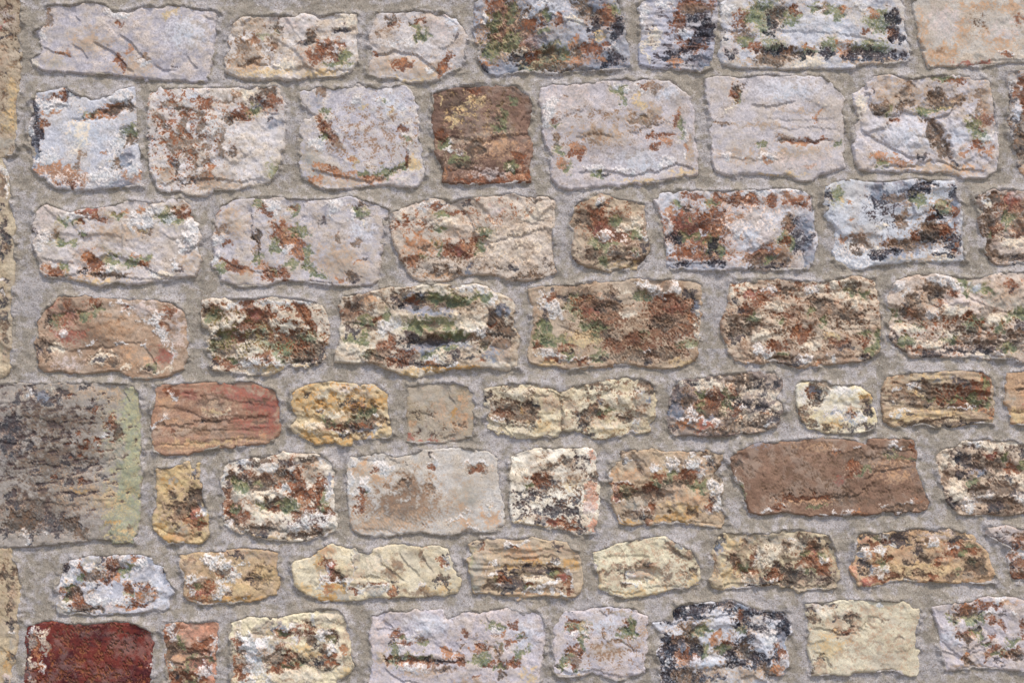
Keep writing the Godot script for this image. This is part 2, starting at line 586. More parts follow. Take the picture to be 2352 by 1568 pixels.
func first_and_second_course() -> void:
	stone("large smooth lilac grey stone with slanting chipped ledges, top left", 0, 0,
		"41 6 49 4 64 5 72 2 83 2 93 5 101 10 113 10 125 6 150 5 180 7 190 9 194 11 192 25 188 50 184 72 160 72 125 69 100 66 85 65 60 64 42 64 30 57 27 53 34 48 35 40 30 27 40 22 40 10",
		[188, 181, 194], [202, 188, 184], "s 3 9 0.05",
		"t- 115 60 22 9; t- 80 38 20 10; w 105 11 11 4; r 106 21 3 2; m 43 15 3 8; r 106 54 3 7 -20; o 115 42 3 5 30; w 128 55 6 3; m 127 51 5 1.5; o 54 46 6 2 15; y 152 12 6 4; c 29 56 4 4; w 37 32 3 6; k 155 59 3 1; i- 165 30 20 15; n- 50 56 12 6",
		"L 5 105 30 118 38 124 47 128 52; L 5 82 37 98 44 108 53 112 60 122 65; L 3 62 38 74 45 78 55; L 4 34 39 48 46 63 50; L 4 135 56 145 62 157 62; L 4 164 46 172 58 178 60; L 3 180 13 187 17 191 14; L 3 64 5 66 14 72 20; H 3 150 30 45 28")
	stone("cream stone with a rust red patch low on its right", 1, 0,
		"-20 20 -10 15 0 15 20 13 33 15 45 12 58 15 70 12 82 12 90 14 92 25 91 40 93 50 92 55 88 61 77 67 60 69 30 70 0 71 -15 68 -24 64 -27 52 -21 45 -23 34",
		[215, 206, 203], [205, 186, 168], "r 5 10 0.2",
		"p- 30 22 20 8; t -6 50 16 14; t 0 22 10 6; u- -8 60 14 6; m -10 40 6 3 20; d -4 56 10 2 -20; g 19 27 3 3; l 9 31 5 2; k 78 26 10 3 -8; d 50 33 5 4; k 42 38 7 1.5 -15; r 63 41 6 4; r 54 50 7 6; r 62 44 5 4; r 73 50 5 5; g 80 52 5 5; g 72 56 8 2; r 76 40 4 3; w 72 43 4 3; r 18 41 3 2; m 18 40 5 2; y- 10 64 30 4; y- 60 66 20 3; c 28 57 8 4; c 82 17 8 5; o 0 35 3 4; m~ -5 45 16 14; d 20 24 4 4",
		"L 4 -10 52 12 58 30 62 45 58 60 64 88 61; L 4 38 39 50 36 70 40; L 5 65 26 80 26 92 24")
	stone("small pale stone with a curved hollow and green and rust spots, third in the top course", 1, 0,
		"108 12 120 11 140 9 165 11 180 16 186 24 188 30 187 45 188 55 185 60 170 66 165 70 150 73 130 71 110 69 102 66 101 58 104 48 102 30 106 20",
		[206, 198, 199], [196, 178, 166], "s 4 10 0.12",
		"i 176 17 7 8 35; w- 130 38 24 4; g 146 27 3 9 -22; g 148 32 4 4; r 147 18 5 3; d 123 17 4 4; r 122 22 3 3; g 154 29 3 4; t- 125 57 22 9; t- 155 63 20 8; r 131 57 7 4; o 130 55 3 3; r 173 50 4 3; r 169 60 4 7 30; o 168 63 2 4 30; w 157 62 3 2; k 179 32 2 4; m 110 30 2 3; r 107 48 2 2; m~ 122 28 6 8; p- 165 26 12 10; y- 140 70 20 2",
		"L 6 104 48 125 45 145 48 160 60 166 66; L 3 160 41 175 41 183 34; L 3 145 9 165 11 182 22")
	stone("blue grey flint with rust and green moss blotches all over, middle of the top course", 2, 0,
		"-30 2 -20 -4 40 -6 98 -5 102 10 105 30 107 40 109 50 108 60 90 63 70 63 50 65 25 64 5 65 -15 66 -22 60 -25 52 -27 40 -31 28",
		[172, 176, 194], [162, 162, 172], "r 6 9 0.15",
		"i- 30 6 40 7; m- -5 25 24 24; d- 30 48 30 14; b- 88 45 20 20; m- 80 15 16 14; d- 15 20 16 14; r -6 13 12 17; m -12 40 12 14; r 5 35 22 10; d 12 20 12 10; g 3 10 5 8; g -12 20 5 9 20; k 34 15 5 6; g 34 14 3 4; g 32 28 4 3; g 2 38 8 9; g -14 42 7 8; b- 35 36 20 6; g 40 48 14 9; d 38 46 8 5; g 20 56 12 7 25; k 12 52 10 5; r 22 50 6 4; r 20 20 8 5; r 46 17 4 4; o 59 37 3 6 25; d 63 46 4 6; r 74 43 7 6; o 60 54 18 3; d 40 60 16 4; r 88 12 8 10 -35; d 68 6 12 5 25; b 82 2 7 4; g 95 8 4 5; k 98 24 5 9 15; k 78 25 5 8; y 82 31 4 4; w 95 46 5 6; b 88 58 18 6; k 92 52 10 5; c 60 17 8 2 25; w 19 13 4 2; w 32 1 7 3; o 83 52 5 2; r 88 40 5 2; k -24 60 6 4; b -5 60 10 4; w -20 15 2 6; c 10 46 5 2; o -20 57 10 2",
		"H -6 8 20 22 20; H 4 20 40 18 7; H 4 62 28 14 10; H -5 40 50 20 9; H -5 78 16 18 9 30; L 4 10 45 22 47 36 44; L 5 40 20 60 18 75 25")
	stone("narrow blue lilac flint banded with dark broken streaks on its right", 2, 0,
		"119 2 130 -4 170 -5 186 -3 188 10 186 25 183 45 181 60 172 63 150 61 130 60 118 56 117 42 118 25 116 8",
		[180, 182, 206], [188, 184, 198], "b 3.5 8 0.1",
		"k~ 165 40 22 22; r~ 165 30 15 12; b~ 170 30 14 26; w 121 8 5 4; w 120 18 3 5; c 133 30 6 5; c 126 38 8 4; c 124 50 9 1.5 60; o 150 53 7 5; r 165 5 18 5; m 168 8 12 3; k 165 14 11 3; w 140 3 10 4; r 152 20 5 9; r 165 41 12 4; k 150 47 18 2 -15; k 170 52 12 4; k 178 25 7 10; k 170 34 10 3 -10; k 176 58 8 5; b 176 56 8 8; r 158 34 6 2; i 158 30 8 2; i 160 51 6 2; w 158 26 6 2; k 168 24 9 2",
		"L 3 150 18 165 16 185 18; L 3 140 47 160 42 182 44; L 3 148 32 170 30 184 32")
	stone("wide pale blue flint with dark green mossy hollows along its lower edge", 3, 0,
		"-37 5 -30 -4 20 -6 120 -5 127 5 128 20 130 30 131 45 133 50 130 55 100 57 60 60 20 61 -20 60 -33 57 -39 48 -37 40 -32 28 -37 20",
		[198, 200, 214], [204, 197, 192], "s 4 9 0.06",
		"i- 60 22 40 10; g 4 13 12 14; k 10 20 5 9; d 18 12 6 7; g 27 13 7 6; r 30 8 4 4; g 47 6 6 3; d 56 7 5 3; g 67 10 9 5 25; o 74 8 4 2; g 106 18 12 8; k 117 20 5 11; o 99 12 4 4; r 118 30 5 4; k 122 33 5 4; r 93 27 4 2; g 10 40 9 5; k 14 46 11 5; o 27 46 7 3; g 40 46 8 5; k 39 49 7 3; g 62 40 7 5; k 58 46 7 4; o 73 47 6 4; r 80 44 6 5; g 98 42 15 5; k 108 49 22 5 8; k 80 50 6 5; d 30 45 5 3; o 41 41 5 2; o 68 38 3 2; m -18 32 9 5; g -14 36 5 4; r -8 42 7 3; w -30 7 7 6; r -18 17 6 6; g -8 14 5 7; k -36 33 3 2; t 5 55 26 4; c 42 56 15 4; t 100 55 26 2; d 10 52 16 4; k -28 50 5 4; p -30 42 6 4; w 95 4 10 4; b- 105 3 8 3",
		"H -6 8 14 14 13; H -5 110 22 14 12; H -7 15 46 24 6; H -7 95 46 36 6 5; H -4 30 46 16 5; L 3 0 27 40 26 70 30 110 36; L 4 -36 28 -20 26 -6 30")
	stone("orange stained pale buff stone in the top right corner", 3, 0,
		"136 2 140 -5 200 -6 262 -6 262 50 240 54 220 54 205 58 180 59 160 57 150 60 146 50 140 30 137 15",
		[205, 195, 184], [198, 180, 160], "s 2.5 8 0.08",
		"p- 165 20 18 16; p- 215 30 14 10; u- 160 48 18 10; u- 152 56 12 4; u- 142 28 5 20; u- 198 30 6 9; u- 190 6 20 4; u- 224 6 14 7; u- 215 40 14 8; r- 229 16 5 6; u- 168 46 10 5; m- 158 47 5 4; d~ 195 20 5 6; w 220 48 7 3; r 221 49 5 2; n 194 48 5 3; u- 180 30 6 12; R- 190 57 20 2",
		"H 1.5 194 48 5 3; L 3 185 57 205 54 225 52 245 53")
	stone("square blue white flint with orange edges, left end of the second course", 0, 0,
		"31 84 42 80 54 78 62 81 73 86 85 88 97 86 106 80 118 78 120 92 121 105 121 120 124 133 125 150 124 165 105 167 85 168 65 168 46 166 37 158 28 150 30 141 25 130 23 115 24 108 28 100 26 92",
		[194, 198, 216], [200, 199, 208], "s 2.5 11 0.04",
		"i- 75 115 30 20; c- 70 120 8 20; b 34 96 7 8; k 30 100 5 9; k 29 126 6 17; b 28 136 4 6; r 38 110 4 3; o 37 112 2 8; w 26 112 4 7; r 47 88 9 3; w 42 93 9 6; o 47 99 9 2 -20; w 50 92 10 4; k 63 82 5 4; r 56 85 4 3; w 68 82 5 3; w 40 141 11 6; o 50 152 20 7; o 65 159 16 6; r 62 163 9 3; w 92 158 14 6; w~ 70 160 26 6; g 82 101 6 3 -15; r 97 98 14 4 -12; d 112 92 7 6; o 100 94 10 2 -20; o 88 105 18 1.5 -3; w 108 84 9 5; d 100 97 10 2 -12; g 115 118 7 6; d 113 125 6 5; w 105 125 5 9 20; w 103 142 6 8 40; b 113 141 6 6; o 116 158 9 6; w 117 150 6 6; b 110 163 9 4; d 104 145 3 5; o 92 136 4 1.5; m 70 142 2 8 30",
		"H -7 103 97 17 6 -12; H -6 114 121 8 9; H -6 30 122 7 18; H -4 48 90 12 7; H -4 110 142 9 8; L 5 35 96 50 92 62 94; L 4 60 105 75 106 90 105 108 102")
	stone("pale cream stone flecked with brown iron stains, second in its course", 0, 0,
		"133 82 142 78 165 78 200 79 225 77 246 77 250 86 253 92 251 105 253 112 251 130 248 150 243 159 232 164 210 168 190 169 183 174 172 174 163 171 144 171 138 165 133 150 131 120 131 100",
		[217, 210, 212], [212, 198, 186], "r 4 11 0.18",
		"w- 190 110 20 16; w- 170 86 30 6; p- 150 110 14 20; i 172 86 6 4; m 155 93 12 2 15; m 142 105 4 6 -40; m 162 110 3 12 10; m 178 108 3 9; m 155 127 9 8 40; m 168 125 8 3; d 145 113 4 3; m 170 135 6 4 30; m 197 120 3 6; m 196 131 3 6; d 206 136 5 3; r 184 92 6 4; m 210 86 13 2 -30; d 206 104 7 4; r 214 100 9 5; k 230 92 9 8; r 240 90 7 7; g 226 98 6 4; d 238 80 7 3; c 222 82 8 5; b 242 108 6 6; k 240 106 3 3; m 180 160 12 6; k 153 146 4 5; k 163 163 5 2; k 171 161 3 2; g 247 155 5 6; l 243 150 5 7; t 195 165 22 4; t 148 156 8 8; m 173 145 3 5; k 133 124 4 3; o 186 152 3 8; m 184 143 2 3; d 158 150 2 8; m 183 130 3 3; m 176 122 3 2; o 190 103 4 2; r~ 160 115 20 30",
		"L 4 140 165 165 160 190 158 215 163 235 158; L 4 200 104 215 103 235 100 250 102; H -3 165 115 20 20; H -3 228 96 16 9; L 3 135 95 160 94 175 98")
	stone("lilac stone with an orange crack down its left and a yellow green lower edge", 1, 0,
		"40 82 50 80 60 77 70 79 88 77 93 74 100 77 115 77 125 76 135 77 142 82 146 95 147 110 146 122 149 130 152 145 153 155 150 160 145 166 135 166 120 165 110 164 95 167 80 168 65 168 55 165 42 158 40 145 42 130 40 115 44 107 55 102 48 98 42 92",
		[196, 190, 203], [209, 198, 192], "s 3 9 0.1",
		"i- 120 92 16 14; p- 105 125 25 25; n 50 142 11 15; w 55 128 5 8; b- 56 90 8 8; o 60 108 3 9 -20; r 60 112 3 6 -15; r 66 118 4 6 -35; g 62 99 4 3; g 64 121 4 4; r 72 123 5 3 30; w 73 119 3 3; w 92 88 4 4; w 115 90 4 2; g 116 89 2 1.5; y 97 94 4 2; y 122 100 3 3; r 132 115 4 4; w 134 119 3 3; g 137 124 3 4; r 136 138 2 8; w 137 132 2 5; o 60 149 9 3 15; r 70 151 5 3; o 76 155 10 3 15; o 92 155 12 2 15; g 97 154 6 2; o 106 160 12 3; r 105 158 6 2; g 118 153 9 5; g 132 147 7 3 -25; r 137 142 3 5; y 88 143 3 6; o 87 142 2 3; m~ 105 125 28 18; t 60 162 10 5; t 85 163 14 4; p 125 162 12 3; w 133 96 2 3; y 143 146 5 6; m 60 82 5 4; m- 75 130 12 8; o 53 160 6 3",
		"L 5 50 150 75 156 105 162 118 155 138 145; L 3 55 102 60 106 64 118 72 126; H -3 62 112 6 14; L 3 80 78 95 76 120 79")
	stone("square red brown sandstone with small green spots, the only brown stone of its course", 1, 0,
		"159 83 170 79 190 76 205 75 225 76 236 78 244 85 249 93 247 105 243 113 246 124 248 137 246 150 247 162 225 163 200 163 185 163 167 162 168 152 163 140 160 128 159 115 157 105 159 92",
		[154, 114, 95], [116, 83, 70], "r 3.5 10 0.3",
		"d- 180 90 18 10; d~ 185 108 22 18; u- 215 130 25 12; y 178 107 6 5; y 184 97 4 4; y 200 89 9 4; y~ 200 100 16 10; g 230 88 3 4; g 222 105 3 10 -12; g 217 114 7 3 10; r 196 81 4 3; r 167 120 4 5; g 170 129 6 4; w 177 126 4 2; w 182 137 5 3; g 183 142 9 4; d 186 146 12 2; r 235 143 6 7; g 228 147 5 5; c 229 149 2 2; o 170 154 3 6; o 235 157 10 4; r 210 161 25 3; t 188 124 12 3; d 197 131 8 6; t 205 118 8 2; y 166 87 1.5 6 -15; d~ 225 90 16 12; w 174 133 3 2; r 245 155 4 6; p- 210 155 22 4; d 165 150 4 8",
		"L 4 160 125 185 122 200 126 215 120 247 118; L 4 172 152 195 150 215 156 240 150; L 3 216 98 220 112 230 116; H 3 185 142 9 5; H 3 200 95 30 14")
	stone("large lilac stone streaked pinkish brown with a white crust high on its left edge", 2, 0,
		"29 78 40 75 48 74 55 75 75 75 85 71 105 70 130 70 145 72 150 75 158 83 164 90 166 98 166 110 167 120 168 130 170 140 171 150 169 155 150 158 135 162 115 163 100 165 85 165 70 168 55 168 45 165 39 158 38 147 40 140 35 130 31 115 30 100 28 90",
		[197, 188, 195], [194, 180, 178], "s 3 10 0.2",
		"i- 140 82 16 8; p- 50 95 20 18; i- 120 145 30 12; t- 80 118 30 6 -4; t- 110 105 24 5 6; m~ 90 125 30 5 -6; m~ 75 104 20 4; g 100 80 6 4; w 98 76 6 2; w 107 79 3 2; w 120 78 8 5; r 120 77 4 2; m 130 78 6 4; g 103 88 3 4; y 118 93 5 4; y 116 85 3 3; w 37 98 6 8; w 42 90 3 4; w 34 108 4 5; r 41 106 3 2; g 45 131 3 7 -15; m 43 125 3 5; g 43 111 3 2; o 62 132 5 8 15; r 60 137 8 3; r 150 105 3 6; o 153 98 2 4; g 155 114 2 8; r 139 120 8 2; o 138 126 4 3; r 130 130 5 2; o 145 126 3 2; r 128 122 4 1.5; g 122 105 4 3; m 123 106 12 5; t- 85 122 22 8; m- 78 124 8 5; t 130 98 6 5; w 78 151 8 4; w 140 145 9 3 -15; w 105 152 8 2; k 86 154 8 1.5; g 80 155 5 2; o 48 146 4 5; g 52 150 3 4; t 162 130 4 12; w 158 138 2 5; o 159 127 2 8; y- 120 161 30 2; y- 155 154 14 3; m 50 86 3 1.5; w 158 120 3 6",
		"L 5 60 152 85 152 110 156 130 152 150 145 168 150; L 2.5 42 107 60 100 75 96; H 3 100 110 50 30; L 3 57 122 80 117 95 122; L 2.5 105 120 125 112 150 110")
	stone("lilac stone with a long level crack on its right, between the streaked and the swirled stone", 2, 0,
		"176 70 190 68 205 69 220 67 232 66 245 68 264 67 281 68 289 75 296 82 300 88 299 100 300 115 299 130 300 145 296 150 286 153 271 158 262 160 250 157 240 157 225 154 208 156 195 155 186 152 183 143 182 130 180 115 183 108 178 98 177 85",
		[200, 192, 198], [200, 187, 183], "s 2.6 10 0.12",
		"i- 250 80 30 10; t- 230 140 44 7; t- 265 99 24 3; t- 225 112 34 2 3; t- 260 135 28 3 -3; g 205 84 3 6; r 202 82 4 6; d 205 78 4 3; c 200 96 6 1.5 -25; w 196 140 3 3; w 210 141 4 3; o 211 142 2 2; w 230 141 9 4; o 232 142 5 2; m 192 110 8 1.5; o 252 126 6 1.5; r 266 125 18 1.5; m 244 123 5 2; o 262 127 4 3; g 295 127 4 3; g 228 129 4 2; o 277 101 1.5 8 15; c 282 93 4 1; k 251 91 1 1; k 252 150 1.5 1; y- 245 156 20 2; o 270 148 6 1.5; p- 260 145 30 6",
		"L 4 215 92 230 94 245 92 258 89; L 4.5 240 124 262 124 292 125; L 3 186 111 198 111; L 4 215 70 208 85 200 95 190 99; L 2 185 140 215 142 250 140; L 2 230 105 260 108 295 105; L 2 240 115 270 113 298 116")
	stone("lilac and tan swirled stone with a deep bend and a rusty right edge, near the end of the second course", 3, 0,
		"82 83 95 75 102 68 115 67 135 70 155 67 170 67 190 70 203 71 206 85 208 100 209 115 211 130 212 143 210 152 200 157 180 157 160 152 130 152 105 153 88 150 83 140 81 130 84 120 83 112 88 105 85 98 83 92",
		[205, 197, 206], [198, 182, 174], "r 4 11 0.12",
		"t- 122 84 26 16; t- 150 92 22 10; i- 130 120 30 16; i- 175 120 12 14; c 88 92 4 10; g 165 70 9 2; r 173 72 6 2; d 132 92 4 3; m 130 78 5 6; d 155 82 4 7 30; d 158 90 8 4; m 108 96 6 5; g 112 99 3 3; d 106 98 5 3; m 168 91 14 4 -20; g 155 97 12 2 -15; y 166 95 6 2; k 99 82 1.5 3; d 124 93 3 5; g 143 98 5 2; w 195 105 7 9; r 195 107 8 6; g 189 112 5 8; m 196 90 4 10; g 196 120 5 5; w 200 122 6 4; r 192 130 6 3; o 202 136 5 5; o 180 136 6 2 -20; w 172 138 4 3; k 171 145 4 3 35; k 166 140 2 3; o 105 140 5 5; g 108 145 4 3; o 122 143 12 1.5; o 126 146 5 3 -30; k 145 139 7 1.5; d 155 118 7 12 -30; m 160 122 3 5 -35; d 162 132 5 7 -20; t 150 149 30 4; o 120 136 3 2 20; u- 180 152 20 4; r 118 107 4 2; t 200 85 3 16",
		"L 6 95 72 94 90 98 100 115 102 130 100 150 104 170 98 184 86; L 5 86 113 100 122 115 130 130 138 145 140; L 6 150 106 158 116 165 130 170 145; L 5 106 148 130 146 160 142 175 150 200 150; H -5 158 90 20 9 -20; H -6 160 125 9 20 -20; H 4 130 118 24 14")
	stone("dark streaked stone cut by the right edge of the picture, second course", 3, 0,
		"220 64 235 63 262 62 262 165 242 160 232 152 228 142 226 130 221 118 220 105 223 90 222 80 219 72",
		[190, 183, 182], [140, 126, 116], "r 5 10 0.25",
		"k 223 84 3 10; r 233 80 6 12; k 226 105 6 4; k 224 120 3 10; d 231 125 5 12; k 233 132 5 4; u 234 155 6 8; w 226 75 4 5; m~ 240 110 14 24; i 228 97 3 8; k 230 148 4 3; r 240 95 6 8; d 248 130 8 14",
		"L 5 222 118 234 120 250 116; H -4 228 110 6 12")


func third_and_fourth_course() -> void:
	stone("wide pale stone with a white crust and a green patch at its top right, left of the third course", 0, 1,
		"31 37 41 31 52 37 62 40 75 37 90 36 100 33 113 29 125 30 140 32 150 27 160 28 168 33 170 40 175 48 180 60 178 66 176 72 178 82 176 90 172 96 160 97 150 100 135 101 120 103 105 102 88 104 75 101 60 100 48 97 38 97 35 92 33 80 30 72 29 65 31 58 26 55 30 45",
		[206, 196, 197], [203, 187, 176], "r 4 12 0.12",
		"p- 40 42 9 8; t- 105 58 30 7; r 78 39 9 2; R 82 38 6 1.5; r 88 44 6 2 20; g 55 47 4 3; g 68 48 4 2; r 72 48 3 2; w 65 43 12 3; g 153 43 11 6 15; r 158 40 7 3; r 168 41 4 4; w 128 45 10 8; w 138 38 8 4; o 108 41 8 2 -10; g 105 43 4 2; o 127 37 4 3; w 170 57 7 11; w 172 66 6 6; w 160 70 3 6; w 42 63 7 6; w 34 70 4 4; g 50 64 4 4; g 58 67 7 2; m 48 60 4 3; k 27 55 3 3; k 33 57 2 2; m 74 58 4 2; g 74 57 3 1.5; r 84 85 9 7 30; r 90 90 6 3; g 98 83 4 7 -30; o 80 80 6 3; y 92 80 3 4; g 118 84 8 3; g 129 81 3 3; r 126 86 5 2; o 45 88 7 4; r 50 92 5 3; w 46 86 5 2; g 57 88 2 5 -20; r 48 96 6 2; w 97 90 8 3; c 138 95 6 4; c 149 95 7 2.5; w 137 94 4 4; k 160 91 3 3; t- 168 85 9 10; d 127 56 5 3; y 127 55 4 2; w 118 50 6 4; k 73 92 3 1.5; w 155 85 1.5 7; y- 90 102 25 2; u- 75 96 20 3; w 152 46 4 6; o 122 78 4 2; d 95 95 16 2",
		"L 3 62 42 75 45 90 46; L 6 70 92 75 83 95 75 110 80 125 85 135 92 150 97; L 4 30 95 60 95 72 92 100 96 130 98 155 95; L 5 158 74 166 72 178 66; L 3 35 80 52 82 68 86; H -4 95 86 26 7; H -3 60 64 14 6")
	stone("long lilac stone with an orange and green vein through its middle, second in the third course", 1, 1,
		"-28 33 -18 28 -5 27 20 26 35 28 50 28 70 28 85 26 95 28 108 32 119 37 118 43 114 45 116 52 114 60 113 64 114 75 112 90 110 99 105 103 95 104 80 105 65 104 48 103 45 100 20 100 10 105 -2 105 -15 106 -30 99 -34 90 -38 85 -37 75 -39 63 -35 52 -34 42",
		[199, 191, 200], [196, 181, 172], "s 3.5 10 0.12",
		"t- -20 50 13 14; t- 75 85 26 16; b- 65 40 8 8; k- 60 47 4 3; i- 95 55 12 10; w 15 35 10 6; g 5 32 4 4; r 8 37 4 3 40; r 14 40 3 3; g 36 37 4 4; m 34 36 3 2; w 72 33 7 5; g 93 39 7 3 15; g 92 37 4 3; w 88 41 3 4; d 95 33 5 2; o 30 58 13 8 50; r 22 58 6 8; r 36 68 8 8; o 33 64 6 6; g 40 56 8 5; g 18 70 4 5; w 28 72 5 4; g 47 78 3 9; o 40 76 4 5; r 41 80 3 3; g 33 86 6 3; o 8 88 10 3; r 18 92 10 4; r 26 95 4 3; g 54 92 9 3 25; g 17 93 2 4; k 97 81 5 1.5 -25; o 91 83 3 1; d 86 97 4 5; k 90 101 6 2; o 75 100 3 2; m 75 62 2.5 4; m 90 66 5 2; c 97 50 2 3; m 2 70 2 14; g 3 80 3 5; d 2 60 3 7; r -18 87 12 3 20; o -8 93 8 3 20; w -28 65 6 4; w -34 63 3 4; r -24 65 3 3 40; w -33 80 4 4; g -30 89 5 3; r -33 38 3 3; o -33 57 3 3; m -30 55 6 4; n- -10 98 14 5; r 34 37 1 1; r 12 96 5 3",
		"L 6 -4 34 -1 45 -3 55 3 68 6 82; L 5 45 99 65 103 80 105; L 3 -38 76 -20 86 0 92 20 92; L 3 83 42 95 44 112 43; H 4 -20 55 16 20; L 3 44 30 46 40 42 52; H 1.5 75 62 3 5; H 1.5 90 66 6 3")
	stone("rough tan stone with a thin dark crack from top to bottom, third in its course", 1, 1,
		"124 40 130 37 140 33 155 28 168 27 175 30 182 28 195 26 210 25 225 23 233 23 245 26 262 26 268 30 267 50 267 70 269 92 262 96 245 100 230 99 210 95 190 96 165 100 148 99 140 95 135 88 130 80 124 65 122 50",
		[212, 194, 178], [196, 172, 150], "r 5 11 0.42",
		"c 132 42 7 3; c- 170 47 16 4; w 155 33 12 3 -10; w 166 35 4 3; k 168 32 5 1.5; k 190 31 6 2; r 180 39 8 1.5; g 168 41 6 2; r 160 34 6 2; r 133 49 4 2; g 165 54 5 2; d 157 53 3 2; r 186 71 14 6; r 180 76 12 3; o 192 68 6 3; R 182 73 6 3; r 140 82 6 4; o 142 84 3 2; g 200 70 3 6; g 165 72 2 5; g 157 66 2 3; g 150 80 4 2; g 207 57 5 4 30; r~ 212 45 14 10; r~ 140 50 14 8; o- 148 70 14 12; d~ 155 90 26 6; d 170 94 12 3; d~ 200 85 22 8; d~ 250 90 18 5; d 245 97 14 2; c- 248 40 16 8; r~ 236 40 8 5; k~ 262 76 4 12; k 264 28 2 3; d 250 28 4 2; d 152 70 4 2; r 200 62 8 2 -20; c~ 230 70 25 12; p- 215 38 10 5; k 230 88 5 3; u- 160 96 20 2; b 192 90 1.5 5 25",
		"L 4 178 30 190 40 196 50 198 62 198 75 200 82; L 5 198 62 215 66 228 60 245 56 262 52; L 3 124 48 140 46 165 45 180 40; L 3 152 78 170 80 190 80; L 3 140 90 160 86 185 90; L 3 230 48 250 47 266 44; H -3 170 60 20 8; H -2 165 72 22 6; H 3 165 45 18 6")
	stone("small rough tan stone with rust and bright green growth", 2, 1,
		"62 30 70 26 80 22 90 24 100 28 112 31 122 33 122 45 123 55 126 65 125 75 122 85 115 90 100 91 85 91 70 87 58 80 57 70 60 58 54 50 58 40",
		[200, 174, 142], [170, 140, 114], "r 6 11 0.4",
		"w 82 29 4 3; r 78 40 8 4; r 82 50 10 6; R 82 52 6 4; r 95 60 14 6; r~ 92 50 24 18; w~ 98 62 15 6; g 113 57 5 4; g 97 47 4 3; g 78 68 3 6 -20; g 88 71 8 5; g 86 82 4 4; o 95 76 5 4; w 95 74 6 3; r 113 78 5 3; w 113 76 5 2; w 121 61 4 2; g 113 74 4 1.5; k 122 68 5 5; d 100 76 10 4; d 118 82 8 5; d 68 46 6 6; d 66 50 4 2; k~ 70 80 10 6; c 115 50 6 7; k 82 33 5 2; d 75 76 6 5; t 62 55 5 8; y- 105 87 14 3; c 104 53 6 3; w 86 60 5 3",
		"L 5 70 86 85 84 105 82 120 84; L 4 72 36 85 32 95 35; L 4 74 52 78 62 88 66; L 4 110 62 120 64 126 62; H -4 90 56 22 18; H 4 66 60 10 20")
	stone("rust blotched lilac white flint, fifth in the third course", 2, 1,
		"131 29 137 22 150 21 165 20 180 21 200 20 215 19 232 19 252 18 262 21 272 25 272 35 273 48 275 58 275 68 272 82 268 90 250 91 232 91 215 89 190 91 165 90 145 90 141 85 142 72 140 60 138 45 133 35",
		[203, 202, 214], [200, 188, 188], "r 4.5 10 0.12",
		"i- 150 26 16 5; i- 212 60 16 12; r 165 25 8 3; o 190 27 6 3; r 188 28 5 5; r 205 27 9 4; r 216 28 8 5; g 182 32 4 3; g 152 31 3 3; o 143 38 5 3; r 158 37 6 3; r 160 48 18 7; r 180 50 10 8; d 158 36 5 1.5; r 152 60 10 8; R- 160 55 16 10; r 178 62 16 9; r 186 40 6 3; r 172 77 24 4; r 155 75 10 4; g 158 61 8 3; g 168 60 4 2; g 162 47 2 3; k 147 62 5 6 30; g 182 68 5 8; k 184 70 4 6; g 190 74 3 5; w 144 50 2 9 -10; i 146 72 6 2 20; b 165 87 22 3; k 185 84 8 3; k 155 86 6 2; o 205 43 8 3; o 190 55 6 5; o 195 47 5 3; o 208 62 4 2; w 205 60 4 4; r 235 28 4 4; w 222 21 10 3; w 250 20 12 2; o~ 215 46 22 12; w~ 220 52 20 10; o 253 27 8 4; r 256 30 8 3; r 266 32 4 3; r 225 77 12 5 -20; d 232 84 15 6; k 238 88 10 2; m 246 78 7 7; o 240 73 4 3; g 247 60 5 6; r 250 52 5 4; m 250 46 3 7; k 259 47 5 4; k 262 65 8 10; b 266 50 6 8; g 252 66 4 5; g 234 80 3 4; r 248 64 3 4; r 234 32 3 3; w 262 62 3 2; i 175 58 3 2; i 190 62 3 2; b 268 76 4 10",
		"H -6 165 66 26 18; H -5 234 82 18 7; H -5 258 62 12 16; L 5 210 74 220 72 232 68; L 4 142 60 150 56 158 60; L 4 192 35 194 55 192 80; L 4 142 83 165 84 190 83")
